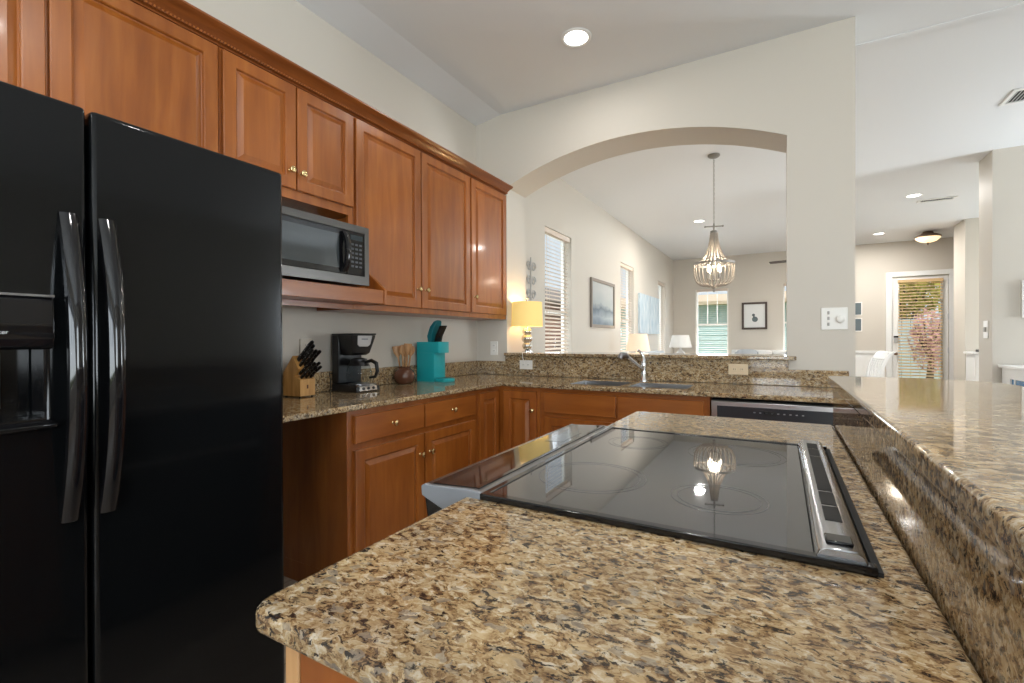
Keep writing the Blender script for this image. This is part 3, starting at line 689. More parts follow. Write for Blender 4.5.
# ------------------------------------------------------------------ things on the left worktop
def tri_sweep(prof, half, n=1): return prof
def knife_block():
    t = thing('knife_block', 'slanted beech knife block beside the refrigerator', 'knife block', (-2.234, 1.640, ZC), R_(4), None, False)
    # local: x forward (into the room), z up
    body = [(-.075, .0), (.045, .0), (.045, .012), (.055, .012), (.055, .092), (.010, .120), (.048, .150), (-.012, .222), (-.078, .135)]
    body = [(-.078, .006), (.052, .006), (.052, .094), (.008, .112), (.040, .148), (-.005, .220), (-.078, .128)]
    obj('block', MB().prism(body, -.048, .048, 'Y'), BLOCKW, t, bevel=.002)
    for x in (-.065, .04):
        for y in (-.038, .038): obj('foot', MB().lathe([(.006, .0), (.007, .006)], (x, y, 0), 10), BLACKP, t)
    obj('emblem', MB().box(.052, -.006, .045, .0525, .004, .065), mat('burnt_mark', s2l(90, 52, 20), .7), t)
    base = t.matrix_basis.copy()
    M = Matrix.Translation((-2.234, 1.640, ZC)) @ Matrix.Rotation(R_(4), 4, 'Z')
    def knife(label, p, d, L, r, name='kitchen_knife', grp='knives in the block'):
        d = Vector(d).normalized(); w0 = M @ Vector(p); dw = (M.to_3x3() @ d).normalized()
        k = thing(name, label, 'knife', tuple(w0), 0, grp)
        n = dw.cross(Vector((0, 1, 0))).normalized(); yv = Vector((0, 1, 0))
        secs = []
        for i, (s, wd, bend) in enumerate(((0, .9, 0), (.12, 1.0, 0), (.45, .85, .03), (.8, 1.0, .02), (.95, .95, -.06), (1.0, .6, -.10))):
            c = w0+dw*(L*s)+n*(r*bend*3)
            secs.append([tuple(c+n*r*wd*math.cos(a)+yv*r*.62*wd*math.sin(a)) for a in [2*PI*q/10 for q in range(10)]])
        h = obj('handle', MB().sweep(secs), BLACKP, k, smooth=60)
        obj('bolster', MB().sweep([[tuple(w0+dw*s+n*r*.8*math.cos(a)+yv*r*.5*math.sin(a)) for a in [2*PI*q/8 for q in range(8)]] for s in (-.006, .004)]), STEEL, k)
        mb = MB()
        for s in (.25, .5, .75):
            c = w0+dw*(L*s); mb.tube([c-yv*r*.64, c+yv*r*.64], .0022, 8)
        obj('rivets', mb, STEEL, h)
    d = (.73, 0, .68)
    for i, (y, u, l, lab) in enumerate(((-.026, .66, .150, 'longest black-handled knife, highest in the block'), (.006, .72, .115, 'black-handled knife beside the longest one at the top of the block'))):
        knife(lab, (.040-.045*u, y, .148+.072*u), d, l, .0120)
    for i, (y, lab) in enumerate(((-.028, 'black knife in the middle row of the block, nearest the refrigerator'), (.002, 'black knife at the centre of the middle row in the block'), (.030, 'black knife in the middle row of the block, nearest the coffee maker'))):
        knife(lab, (.040-.045*.28, y, .148+.072*.28), d, .128-.006*i, .0112)
    for r in range(2):
        for i in range(3):
            y = -.030+.03*i
            knife('small black-handled steak knife low in the beech block', (.022+.010*(1-r)+.006, y, .1065-.002+.020*r), (.80, 0, .60), .100, .0096, 'steak_knife', 'steak knives low in the block')
knife_block()

def coffee_maker():
    t = thing('coffee_maker', 'black drip coffee maker with glass carafe', 'coffee maker', (-2.205, 1.985, ZC), R_(-4), None, False)
    # local: x forward, y width (+-.085)
    obj('base', MB().prism([(-.105, 0), (.118, 0), (.122, .006), (.116, .030), (.070, .042), (-.105, .042)], -.085, .085, 'Y'), BLACKP, t, bevel=.006, seg=3)
    cp = obj('control_panel', MB().prism([(.121, .006), (.124, .008), (.118, .032), (.084, .0425), (.080, .041)], -.062, .062, 'Y'), CHROME, t, bevel=.001); cp['label'] = 'chrome strip of buttons'
    for y in (-.036, 0., .036): obj('button', MB().lathe([(.009, .0), (.008, .005)], (.1195, y, .021), 14, 'X'), BLACKP, cp)
    obj('warming_plate', MB().lathe([(.062, .0425), (.062, .046)], (.036, 0, 0), 28), DSTEEL, t)
    obj('tank', MB().prism([(-.105, .042), (-.048, .042), (-.042, .20), (-.042, .334), (-.105, .334)], -.085, .085, 'Y'), BLACKP, t, bevel=.008, seg=3)
    obj('brew_head', MB().sweep([[(x, y, z) for x, y in ((-.043, -w), (f, -w), (f+.012, -w*.6), (f+.012, w*.6), (f, w), (-.043, w))] for z, w, f in ((.212, .050, .040), (.225, .062, .056), (.318, .085, .078), (.330, .085, .080))]), BLACKP, t, smooth=30)
    obj('lid', MB().box(-.105, -.086, .331, .090, .086, .340), BLACKP, t, bevel=.004)
    b = obj('badge', MB().sweep([[(x, y, z) for x, y in ((f-.004, -w), (f+.003, -w), (f+.003, w), (f-.004, w))] for z, w, f in ((.262, .030, .0775), (.275, .045, .0805), (.326, .052, .0915))]), mat('silver_plastic', s2l(190, 190, 190), .35, .3), t, bevel=.002); b['label'] = 'silver front plate'
    mb = MB()
    for i in range(6): mb.box(.089, -.022+i*.0075, .303, .0925, -.0175+i*.0075, .310)
    obj('badge_marks', mb, GREYP, b)
    g = obj('carafe', MB().lathe([(.050, .047), (.066, .056), (.075, .085), (.074, .115), (.062, .150), (.050, .168), (.048, .172)], (.036, 0, 0), 32, cap=False), CARAFE, t, smooth=60); g['label'] = 'clear glass carafe'
    obj('carafe_lid', MB().lathe([(.048, .172), (.050, .176), (.047, .190), (.020, .197), (.002, .197)], (.036, 0, 0), 28), BLACKP, g, smooth=40)
    obj('carafe_band', MB().lathe([(.0635, .150), (.0515, .168), (.0495, .172)], (.036, 0, 0), 28, cap=False), BLACKP, g)
    obj('carafe_handle', MB().tube([(.080, .010, .170), (.125, .018, .182), (.160, .024, .166), (.168, .025, .122), (.152, .023, .088), (.112, .016, .082)], [.009, .011, .012, .011, .009, .007], 12), BLACKP, g, smooth=60)
    mb = MB().tube([(-.09, -.085, .10), (-.085, -.115, .11), (-.06, -.125, .07), (-.085, -.11, .006), (-.10, -.09, .004)], .003, 8)
    obj('power_cord', mb, BLACKP, t)
coffee_maker()

POTM = mat('brown_glazed_pottery', s2l(92, 58, 42), .22)
PX, PY = -2.243, 2.452
t = thing('utensil_pot', 'round brown glazed pot holding wooden utensils', 'pot', (PX, PY, ZC), 0, None, False)
obj('pot', MB().lathe([(.040, 0), (.060, .012), (.074, .045), (.070, .075), (.052, .098), (.040, .106), (.043, .118), (.040, .120), (.036, .108), (.046, .092), (.060, .06), (.040, .015), (.001, .012)], (0, 0, 0), 32), POTM, t, smooth=60)
def utensil(label, ang, tilt, L, head, name='wooden_spoon'):
    dx, dy = math.cos(ang)*math.sin(tilt), math.sin(ang)*math.sin(tilt)
    b = Vector((PX+math.cos(ang)*.014, PY+math.sin(ang)*.014, ZC+.02)); d = Vector((dx, dy, math.cos(tilt)))
    k = thing(name, label, 'utensil', tuple(b), 0, 'wooden utensils in the pot')
    p = b+d*L
    obj('handle', MB().tube([b, b+d*L*.5, p], [.005, .0055, .006], 8), SPOONW, k, smooth=60)
    n = Vector((1, -1, .1)).cross(d).normalized(); f = n.cross(d).normalized(); secs = []
    for s, w in head:
        c = p+d*s; secs.append([tuple(c+n*w*math.cos(a)+f*.004*math.sin(a)) for a in [2*PI*q/10 for q in range(10)]])
    obj('head', MB().sweep(secs), SPOONW, k, smooth=60)
SP = [(0, .006), (.015, .016), (.035, .024), (.055, .024), (.07, .015), (.075, .004)]
SPA = [(0, .006), (.015, .016), (.03, .024), (.075, .028), (.078, .024)]
utensil('wooden spatula leaning left in the brown pot, nearest the coffee maker', -2.4, .17, .165, SPA, 'wooden_spatula')
utensil('pale wooden spoon standing upright in the brown pot', -1.25, .09, .175, SP)
utensil('wooden spoon leaning toward the teal brewer in the brown pot', .6, .15, .17, SP)
utensil('flat wooden turner leaning forward in the brown pot', -.3, .13, .18, SPA, 'wooden_spatula')
utensil('darker wooden spoon leaning toward the wall in the brown pot', 2.2, .13, .165, SP)

def brewer():
    t = thing('pod_coffee_brewer', 'teal single-serve coffee brewer with its lid raised', 'coffee maker', (-2.185, 2.718, ZC), R_(-4), None, False)
    hw = .066
    def rr(x0, x1, w, r=.025):
        return [(x0, -w), (x1-r, -w), (x1-r*.3, -w+r*.3), (x1, -w+r), (x1, w-r), (x1-r*.3, w-r*.3), (x1-r, w), (x0, w)]
    obj('body', MB().prism(rr(-.125, .045, hw), .0, .206, 'Z').prism(rr(-.125, .088, hw, .035), .2065, .286, 'Z'), TEAL, t, smooth=30)
    obj('tray', MB().prism(rr(.046, .142, hw, .03), 0, .026, 'Z'), TEAL, t, bevel=.004)
    obj('drip_grate', MB().prism(rr(.05, .122, hw-.014, .02), .026, .029, 'Z'), DTEAL, t)
    obj('pod_bay', MB().lathe([(.030, .2062), (.034, .2064)], (.045, 0, 0), 20), BLACKP, t)
    ld = obj('lid', MB().sweep([[(x, y, z) for x, y in ((a, -w), (a+d, -w*.8), (a+d, w*.8), (a, w))] for z, w, a, d in ((.285, .046, -.035, .030), (.330, .052, -.038, .036), (.395, .046, -.016, .036), (.432, .034, .010, .026), (.443, .018, .022, .014))]), DTEAL, t, smooth=40, bevel=.004)
    ld['label'] = 'raised dark teal lid'
    obj('pod_holder', MB().sweep([[(c+math.cos(a)*.020, math.sin(a)*.034, z+math.sin(0)) for a in [2*PI*q/14 for q in range(14)]] for z, c in ((.287, .022), (.33, .034), (.370, .058), (.402, .076))]), BLACKG, ld, smooth=50)
    mb = MB().tube([(-.125, -.045, .10), (-.135, -.085, .115), (-.120, -.10, .06), (-.135, -.07, .005)], .0032, 8)
    obj('power_cord', mb, BLACKP, t)
brewer()

# ------------------------------------------------------------------ lamp on the ledge
SHY = shade_mat('yellow_lit_shade', s2l(222, 194, 128), .45, s2l(240, 205, 120))
t = thing('table_lamp', 'lit table lamp with yellow drum shade on the granite ledge', 'lamp', (-1.93, 3.66, 1.103))
lx, ly, lz = -1.93, 3.66, 1.104
obj('base', MB().lathe([(.045, lz), (.045, lz+.012), (.02, lz+.018)], (lx, ly, 0), 24), CHROME, t, smooth=40)
mb = MB()
for i, (h, r) in enumerate(((.055, .044), (.120, .050), (.180, .042))): mb.sphere((lx, ly, lz+h), r, 24, .85)
obj('glass_balls', mb, mat('mercury_glass', s2l(196, 196, 190), .12, .85), t, smooth=60)
obj('stem', MB().lathe([(.008, lz+.015), (.008, lz+.475)], (lx, ly, 0), 10), CHROME, t)
obj('lamp_shade', MB().lathe([(.138, 1.328), (.132, 1.540), (.130, 1.540), (.136, 1.328)], (lx, ly, 0), 40, cap=False), SHY, t, smooth=40)
obj('finial', MB().sphere((lx, ly, 1.575), .012, 12).lathe([(.004, 1.54), (.004, 1.57)], (lx, ly, 0), 8), CHROME, t)
obj('bulb', MB().sphere((lx, ly, 1.42), .028, 14), mat('warm_bulb', (1, .9, .7), .5, emit=(1, .8, .5), estr=6), t, smooth=60)
obj('cord', MB().tube([(lx+.04, ly-.02, 1.107), (lx+.06, 3.50, 1.107), (lx+.075, 3.432, 1.106), (lx+.078, 3.43, 1.07), (-1.851, 3.452, 1.03), (-1.851, 3.458, 1.01)], .0028, 8), WHITEP, t)
point_light('lamp_glow_ledge', (lx, ly, 1.47), 5, (1, .74, .42), .03)

# ------------------------------------------------------------------ island, range, bar
t = thing('island_cabinet', 'maple island base with plain end panel beneath the range worktop', 'cabinet', (-.17, 1.1, 0))
ZI = .887
obj('body', MB().box(-.490, .36, .10, .145, .74, ZI).box(-.490, 1.522, .10, .145, 1.95, ZI).box(.116, .7401, 0, .145, 1.5219, ZI).box(-.42, .46, 0, .145, .74, .0999).box(-.42, 1.522, 0, .145, 1.9, .0999), WOOD_V, t, bevel=.002)
obj('end_panel', MB().box(-.476, .347, .10, .145, .3595, ZI), WOOD_V, t)
obj('corner_post', MB().box(-.501, .345, .10, -.477, .3595, ZI), wood('pale_maple_post', (30, 30, 2.2), s2l(176, 130, 84), s2l(196, 152, 104), s2l(208, 168, 122)), t, bevel=.002)
obj('door', MB().paneldoor(lambda u, v, d: (-.490-d, u, v), .38, .735, .13, .86), WOOD_V, t)
obj('door', MB().paneldoor(lambda u, v, d: (-.490-d, u, v), 1.53, 1.93, .13, .86), WOOD_V, t)
def arc(cx, cy, r, a0, a1, n=8): return [(cx+r*math.cos(R_(a0+(a1-a0)*i/n)), cy+r*math.sin(R_(a0+(a1-a0)*i/n))) for i in range(n+1)]
poly = arc(-.529+.03, .314+.03, .03, 270, 180) + [(-.529, .752), (.104, .752), (.104, 1.508), (-.529, 1.508)] + arc(-.529+.02, 1.985-.02, .02, 180, 90, 5) + [(.156, 1.985), (.156, .314)]
mb = MB().prism(poly, .888, ZC, 'Z')
tag(obj('worktop', mb, GRANITE, None, (-.2, 1.1, .888), bevel=.007, seg=3), 'granite island worktop around the black range in the foreground', 'worktop')
# raised bar: half wall, granite face, bar top
struct('wall_bar', MB().box(.182, -.6, 0, .30, 2.00, 1.044), WALLP)
tag(obj('backsplash', MB().box(.158, -.6, ZC-.03, .181, 1.985, 1.044), GRANITE, None, (.17, .7, ZC), bevel=.002), 'polished granite riser between the island worktop and the raised bar', 'backsplash')
poly = [(.148, -.75), (.60, -.75), (.60, 1.55)]
for i in range(13):
    a = R_(-8+98*i/12); poly.append((.60-.20+.20*math.cos(a)*1.0 if False else .40+.19*math.cos(a), 1.86+.20*math.sin(a)))
poly += [(.148, 2.055)]
tag(obj('bar_top', MB().prism(poly, 1.046, 1.080, 'Z'), GRANITE, None, (.37, .7, 1.046), bevel=.007, seg=3), 'raised granite bar top with rounded end at the right', 'worktop')

def kitchen_range():
    t = thing('range', 'black glass slide-in range with downdraft vent set in the island', 'range', (-.2, 1.13, 0))
    ya, yb = .745, 1.515
    obj('body', MB().box(-.50, ya+.012, .02, .10, yb-.012, .905), BLACKM, t)
    obj('oven_door', MB().prism([(-.501, .16), (-.55, .16), (-.590, .30), (-.608, .62), (-.618, .80), (-.634, .898), (-.628, .898), (-.566, .8700), (-.501, .868)], ya+.004, yb-.004, 'Y'), BLACKG, t, bevel=.004)
    obj('oven_handle', MB().tube([(-.606, ya+.06, .70), (-.655, ya+.07, .70), (-.655, yb-.07, .70), (-.606, yb-.06, .70)], .012, 12), STEEL, t, smooth=60)
    obj('drawer', MB().box(-.55, ya+.004, .05, -.501, yb-.004, .15), BLACKG, t, bevel=.004)
    gt = obj('cooktop_glass', MB().box(-.478, ya+.012, .9165, .038, yb-.012, .924), mat('cooktop_black_glass', (.020, .023, .028), .025, spec=.8), t)
    MATS['cooktop_black_glass'].node_tree.nodes['Principled BSDF'].inputs['IOR'].default_value = 1.75
    ring = mat('burner_ring_print', s2l(112, 114, 118), .08, spec=1.0)
    for i, (x, y, r) in enumerate(((-.35, .955, .112), (-.35, 1.33, .082), (-.10, .935, .082), (-.10, 1.31, .112))):
        obj('burner_ring', MB().lathe([(r, .9241), (r, .92435), (r-.0009, .92435), (r-.0009, .9241)], (x, y, 0), 64, cap=False).lathe([(r-.012, .9241), (r-.012, .92435), (r-.0127, .92435), (r-.0127, .9241)], (x, y, 0), 64, cap=False), ring, gt)
    obj('glass_trim', MB().cells([-.492, -.478, .106], [ya-.006, ya+.012, yb-.012, yb+.006], [(-.478, .2, ya+.012, yb-.012)], .9148, .9262, 'Z'), BLACKG, t, bevel=.002)
    # control console at the aisle side
    prof = [(-.493, .872), (-.493, .926), (-.512, .9285), (-.612, .9225), (-.628, .924), (-.636, .919), (-.6345, .900), (-.560, .872)]
    cc = obj('control_console', MB().prism(prof, ya+.006, yb-.006, 'Y'), DSTEEL, t, bevel=.002)
    capm = mat('grey_end_cap', s2l(132, 136, 142), .4)
    for a, b in ((ya-.003, ya+.0059), (yb-.0059, yb+.003)): obj('end_cap', MB().prism(prof, a, b, 'Y'), capm, cc, bevel=.0015)
    obj('touch_panel', MB().prism([(-.505, .9272), (-.505, .9296), (-.514, .9298), (-.618, .9238), (-.618, .9218)], ya+.012, yb-.012, 'Y'), BLACKG, cc)
    obj('display', MB().prism([(-.530, .9285), (-.530, .9293), (-.585, .9262), (-.585, .9250)], yb-.30, yb-.16, 'Y'), mat('grey_display', (.02, .03, .03), .12), cc)
    # downdraft vent
    vp = [(.039, .9245), (.044, .935), (.052, .939), (.086, .939), (.094, .934), (.102, .9145), (.039, .9145)]
    v = obj('vent_cover', MB().prism(vp, ya+.002, yb-.002, 'Y'), mat('satin_aluminium', (.42, .43, .45), .22, 1), t, bevel=.002)
    obj('vent_gasket', MB().box(.1025, ya-.002, .9145, .112, yb+.002, .920), BLACKM, t)
    for a, b in ((ya+.115, ya+.185), (ya+.195, ya+.27), (ya+.28, ya+.565), (ya+.575, ya+.65), (ya+.66, ya+.72)):
        obj('vent_slot', MB().box(.058, a, .9385, .080, b, .9398), BLACKM, v)
    obj('vent_catch', MB().box(.052, ya+.02, .9385, .084, ya+.05, .9425), BLACKG, v, bevel=.002)
kitchen_range()

# ------------------------------------------------------------------ ceiling lights and vents
LENS = mat('lit_lens', (1, 1, 1), .5, emit=(1, .97, .92), estr=5)
def can(label, x, y, z, power):
    t = thing('ceiling_light', label, 'light', (x, y, z), 0, 'recessed ceiling lights', False)
    obj('trim_ring', MB().lathe([(.098, 0), (.098, -.004), (.088, -.009), (.076, -.005), (.076, 0)], (0, 0, 0), 32, cap=False), TRIMW, t, smooth=40)
    obj('lens', MB().lathe([(.001, -.003), (.075, -.003)], (0, 0, 0), 32, cap=False), LENS, t)
    area_light('recessed_light_beam', (x, y, z-.012), (0, 0, 0), .15, .15, power, CAN, 'DISK')
can('recessed light over the kitchen aisle, nearest the camera', -1.14, 2.85, ZK, 5)
can('recessed light seen through the arch beside the chandelier rod', -1.19, 8.45, ZL, 38)
can('recessed light in front of the dome light on the hall ceiling', 1.60, 8.45, ZL, 34)
can('small recessed light left of the dome light on the hall ceiling', 1.61, 11.2, ZL, 36)
for (x, y) in ((.10, .90), (-1.14, -1.4)):
    area_light('recessed_light_beam', (x, y, ZK-.012), (0, 0, 0), .15, .15, 13, CAN, 'DISK')  # unseen beams: island one read from cabinet shadow, rear one added for fill
t = thing('dome_light', 'lit frosted dome ceiling light with bronze rim by the hall door', 'light', (2.37, 11.45, ZL), 0, None, False)
obj('rim', MB().lathe([(.001, -.001), (.07, -.001), (.08, -.03), (.175, -.085), (.192, -.090), (.196, -.100), (.190, -.112), (.176, -.112), (.10, -.06), (.001, -.05)], (0, 0, 0), 36, cap=False), BRONZE, t, smooth=50)
obj('glass_bowl', MB().lathe([(.184, -.110), (.170, -.14), (.125, -.178), (.068, -.198), (.001, -.204)], (0, 0, 0), 36, cap=False), mat('frosted_lit_glass', s2l(250, 236, 210), .5, emit=s2l(255, 226, 180), estr=.9), t, smooth=50)
obj('finial', MB().lathe([(.010, -.202), (.018, -.215), (.008, -.228), (.013, -.238), (.001, -.252)], (0, 0, 0), 14), BRONZE, t, smooth=50)
def vent(label, x, y, w, d, z):
    t = thing('ceiling_vent', label, 'vent', (x, y, z), 0, 'ceiling vents', False)
    obj('frame', MB().cells([-w/2, -w/2+.03, w/2-.03, w/2], [-d/2, -d/2+.03, d/2-.03, d/2], [(-w/2+.03, w/2-.03, -d/2+.03, d/2-.03)], -.012, -.0005, 'Z'), TRIMW, t, bevel=.003)
    mb = MB(); n = int((w-.06)/.024)
    for i in range(n):
        x0 = -w/2+.034+i*.024; mb.prism([(x0, -.010), (x0+.002, -.010), (x0+.013, -.001), (x0+.011, -.001)], -d/2+.03, d/2-.03, 'Y')
    obj('louvres', mb, TRIMW, t)
    obj('duct', MB().box(-w/2+.03, -d/2+.03, -.0009, w/2-.03, d/2-.03, -.0004), mat('dark_duct', (.03, .03, .03), .9), t)
vent('white louvred ceiling vent at the right edge of the photo', 1.80, 5.40, .38, .30, ZL)
vent('distant white ceiling vent in front of the dome light', 1.93, 8.85, .42, .16, ZL)

# ------------------------------------------------------------------ chandelier
def chandelier():
    cx, cy = -.625, 5.50
    t = thing('chandelier', 'lit beaded basket chandelier hanging beyond the arch', 'chandelier', (cx, cy, ZL))
    IRON = mat('brushed_grey_iron', s2l(150, 146, 140), .45, .7)
    BEAD = mat('whitewashed_wood_bead', s2l(178, 167, 154), .6)
    obj('canopy', MB().lathe([(.062, ZL-.001), (.062, ZL-.012), (.045, ZL-.028), (.010, ZL-.036)], (cx, cy, 0), 24), IRON, t, smooth=40)
    mb = MB(); z = ZL-.03; k = 0
    while z > 2.455:
        pts = []
        for q in range(11):
            a = 2*PI*q/10; u, w = math.cos(a)*.007, math.sin(a)*.016
            pts.append((cx+(u if k % 2 else 0), cy+(0 if k % 2 else u), z-.014+w))
        mb.tube(pts, .0022, 6); z -= .025; k += 1
    obj('chain', mb, IRON, t, smooth=60)
    obj('cross_bar', MB().tube([(cx-.085, cy-.03, 2.395), (cx+.085, cy+.03, 2.400)], .007, 8).sphere((cx-.085, cy-.03, 2.395), .011, 10).sphere((cx+.085, cy+.03, 2.400), .011, 10), IRON, t, smooth=60)
    obj('stem', MB().lathe([(.008, 2.43), (.012, 2.40), (.008, 2.36), (.03, 2.35), (.032, 2.325), (.006, 2.32), (.006, 1.80)], (cx, cy, 0), 14), IRON, t, smooth=40)
    def ring(name, r, z, h=.012):
        obj(name, MB().lathe([(r, z-h), (r+.006, z-h), (r+.006, z+h), (r, z+h), (r, z-h)], (cx, cy, 0), 40, cap=False), IRON, t, smooth=40)
    ring('top_ring', .032, 2.335); ring('basket_ring', .200, 1.995, .012)
    def strand(pts):
        out, rad = [], []
        L = sum((Vector(a)-Vector(b)).length for a, b in zip(pts, pts[1:]))
        nb = max(4, int(L/.017)); 
        def at(s):
            d = s*L
            for a, b in zip(pts, pts[1:]):
                l = (Vector(b)-Vector(a)).length
                if d <= l: return Vector(a).lerp(Vector(b), d/l)
                d -= l
            return Vector(pts[-1])
        for i in range(nb*4+1):
            s = i/(nb*4); out.append(at(s)); rad.append((.0030, .0058, .0068, .0058)[i % 4])
        return MB().tube(out, rad, 7)
    n = 16
    for i in range(n):
        a = 2*PI*i/n; c, s = math.cos(a), math.sin(a)
        P = [(r, z) for r, z in ((.034, 2.33), (.042, 2.25), (.058, 2.17), (.082, 2.10), (.115, 2.045), (.165, 2.014), (.202, 2.002))]
        obj('bead_strand', strand([(cx+r*c, cy+r*s, z) for r, z in P]), BEAD, t, smooth=70)
    n = 26
    for i in range(n):
        a = 2*PI*(i+.5)/n; c, s = math.cos(a), math.sin(a)
        P = [(.206, 1.985), (.205, 1.92), (.198, 1.855), (.176, 1.80), (.130, 1.764), (.040, 1.748)]
        obj('bead_strand', strand([(cx+r*c, cy+r*s, z) for r, z in P]), BEAD, t, smooth=70)
    obj('finial', MB().lathe([(.030, 1.752), (.036, 1.742), (.020, 1.732), (.012, 1.722), (.020, 1.708), (.012, 1.695), (.001, 1.690)], (cx, cy, 0), 18), BEAD, t, smooth=40)
    for i in range(4):
        a = PI/4+i*PI/2; x, y = cx+.075*math.cos(a), cy+.075*math.sin(a)
        arm = obj('candle_arm', MB().tube([(cx, cy, 1.83), (cx+.045*math.cos(a), cy+.045*math.sin(a), 1.815), (x, y, 1.84)], .005, 8).lathe([(.012, 1.84), (.012, 1.905)], (x, y, 0), 12), IRON, t, smooth=50)
        obj('bulb', MB().lathe([(.008, 1.906), (.017, 1.93), (.014, 1.955), (.002, 1.985)], (x, y, 0), 12), mat('chandelier_bulb', (1, .95, .85), .4, emit=(1, .85, .62), estr=7), arm, smooth=60)
    for ch in t.children:
        if ch.name.split('.')[0] not in ('canopy', 'chain'): ch.location.z += .026
    point_light('chandelier_glow', (cx, cy, 2.02), 7, WARM, .05)
chandelier()

# ------------------------------------------------------------------ living room and hall
def frame_x(name, label, y0, y1, z0, z1, fw, fm, dep=.03):
    t = thing(name, label, 'picture', (XL, (y0+y1)/2, z0))
    obj('frame', MB().cells([y0, y0+fw, y1-fw, y1], [z0, z0+fw, z1-fw, z1], [(y0+fw, y1-fw, z0+fw, z1-fw)], XL+.001, XL+dep, 'X'), fm, t, bevel=.003)
    return t
GFRAME = mat('weathered_grey_frame', s2l(140, 130, 120), .6)
t = frame_x('picture_frame', 'grey framed misty landscape print between the two nearest blinds', 6.36, 7.44, 1.385, 2.095, .045, GFRAME)
def misty():
    m = mat('misty_print', (.6, .65, .68), .7); nt, N, L, b = nodes_of(m)
    g = N.new('ShaderNodeTexCoord'); sp = N.new('ShaderNodeSeparateXYZ'); L.new(g.outputs['Generated'], sp.inputs[0])
    n = N.new('ShaderNodeTexNoise'); n.inputs['Scale'].default_value = 4; n.inputs['Detail'].default_value = 5; L.new(g.outputs['Generated'], n.inputs['Vector'])
    ma = N.new('ShaderNodeMath'); ma.operation = 'MULTIPLY_ADD'; ma.inputs[1].default_value = .35; L.new(n.outputs[0], ma.inputs[0]); L.new(sp.outputs[2], ma.inputs[2])
    r = ramp(N, [(.1, s2l(96, 112, 124)), (.35, s2l(140, 152, 162)), (.55, s2l(92, 108, 120)), (.66, s2l(156, 164, 168)), (1, s2l(176, 180, 180))]); L.new(ma.outputs[0], r.inputs[0])
    L.new(r.outputs[0], b.inputs['Base Color']); return m
obj('print', MB().box(XL+.002, 6.405, 1.43, XL+.012, 7.395, 2.05), misty(), t)
CANV = mat('pale_blue_abstract', s2l(176, 200, 216), .8)
nt, N, L, b = nodes_of(CANV); n_ = N.new('ShaderNodeTexNoise'); n_.inputs['Scale'].default_value = 3; n_.inputs['Detail'].default_value = 5
g_ = N.new('ShaderNodeTexCoord'); mp_ = N.new('ShaderNodeMapping'); mp_.inputs['Scale'].default_value = (1, 3, .8); L.new(g_.outputs['Generated'], mp_.inputs[0]); L.new(mp_.outputs[0], n_.inputs['Vector'])
r_ = ramp(N, [(.3, s2l(160, 184, 200)), (.5, s2l(194, 208, 216)), (.7, s2l(220, 224, 226))]); L.new(n_.outputs[0], r_.inputs[0]); L.new(r_.outputs[0], b.inputs['Base Color'])
for (y0, y1, lab) in ((8.95, 9.72, 'pale blue abstract canvas nearer the kitchen, left of its twin'), (9.76, 10.58, 'pale blue abstract canvas farther back, right of its twin')):
    t = thing('canvas', lab, 'picture', (XL, (y0+y1)/2, 1.32), 0, 'pale blue canvases')
    obj('canvas', MB().box(XL+.001, y0, 1.32, XL+.04, y1, 2.09), CANV, t, bevel=.003)
# wall scroll ornament left of the first blind
t = thing('wall_ornament', 'white scrolled metal wall ornament just above the yellow-shaded lamp', 'wall decor', (XL, 4.52, 1.58))
IRONW = mat('distressed_white_metal', s2l(186, 184, 182), .6)
mb = MB().box(XL+.002, 4.535, 1.60, XL+.010, 4.545, 2.10)
for zc in (1.70, 1.85, 2.0):
    for s in (-1, 1):
        pts = [(XL+.012, 4.54+s*(.055+.05*math.cos(a)*(1-a/14)), zc+.055*math.sin(a)*(1-a/14)) for a in [q*.5 for q in range(19)]]
        mb.tube(pts, .006, 6)
obj('scrollwork', mb, IRONW, t)
# back-wall framed print
t = thing('picture_frame', 'dark framed print of a small bird-like shape on the back wall', 'picture', (-.53, YB, 1.42))
x0, x1, z0, z1 = -.800, -.272, 1.43, 2.06
obj('frame', MB().cells([x0, x0+.045, x1-.045, x1], [z0, z0+.045, z1-.045, z1], [(x0+.045, x1-.045, z0+.045, z1-.045)], YB-.035, YB-.001, 'Y'), mat('dark_brown_frame', s2l(70, 54, 46), .45), t, bevel=.003)
o = obj('print', MB().box(x0+.045, YB-.012, z0+.045, x1-.045, YB-.001, z1-.045), mat('print_paper', s2l(226, 226, 224), .5), t)
obj('drawing', MB().lathe([(.062, .0121), (.062, .0126), (.001, .0126)], (-.525, YB, 1.665), 24, 'Y').lathe([(.032, .0121), (.032, .0126), (.001, .0126)], (-.555, YB, 1.765), 18, 'Y').box(-.565, YB-.0126, 1.69, -.53, YB-.0121, 1.76), mat('grey_ink', s2l(96, 106, 108), .6), o)
SMD = mat('dark_photo', s2l(92, 104, 108), .4)
for z, lab in ((1.70, 'upper small dark picture at the edge of the arch pier'), (1.36, 'lower small dark picture at the edge of the arch pier')):
    t = thing('picture_frame', lab, 'picture', (1.40, YB, z), 0, 'small hall pictures')
    obj('frame', MB().cells([1.33, 1.345, 1.475, 1.49], [z, z+.015, z+.265, z+.28], [(1.345, 1.475, z+.015, z+.265)], YB-.022, YB-.001, 'Y'), WHITEP, t)
    obj('print', MB().box(1.345, YB-.012, z+.015, 1.475, YB-.001, z+.265), SMD, t)
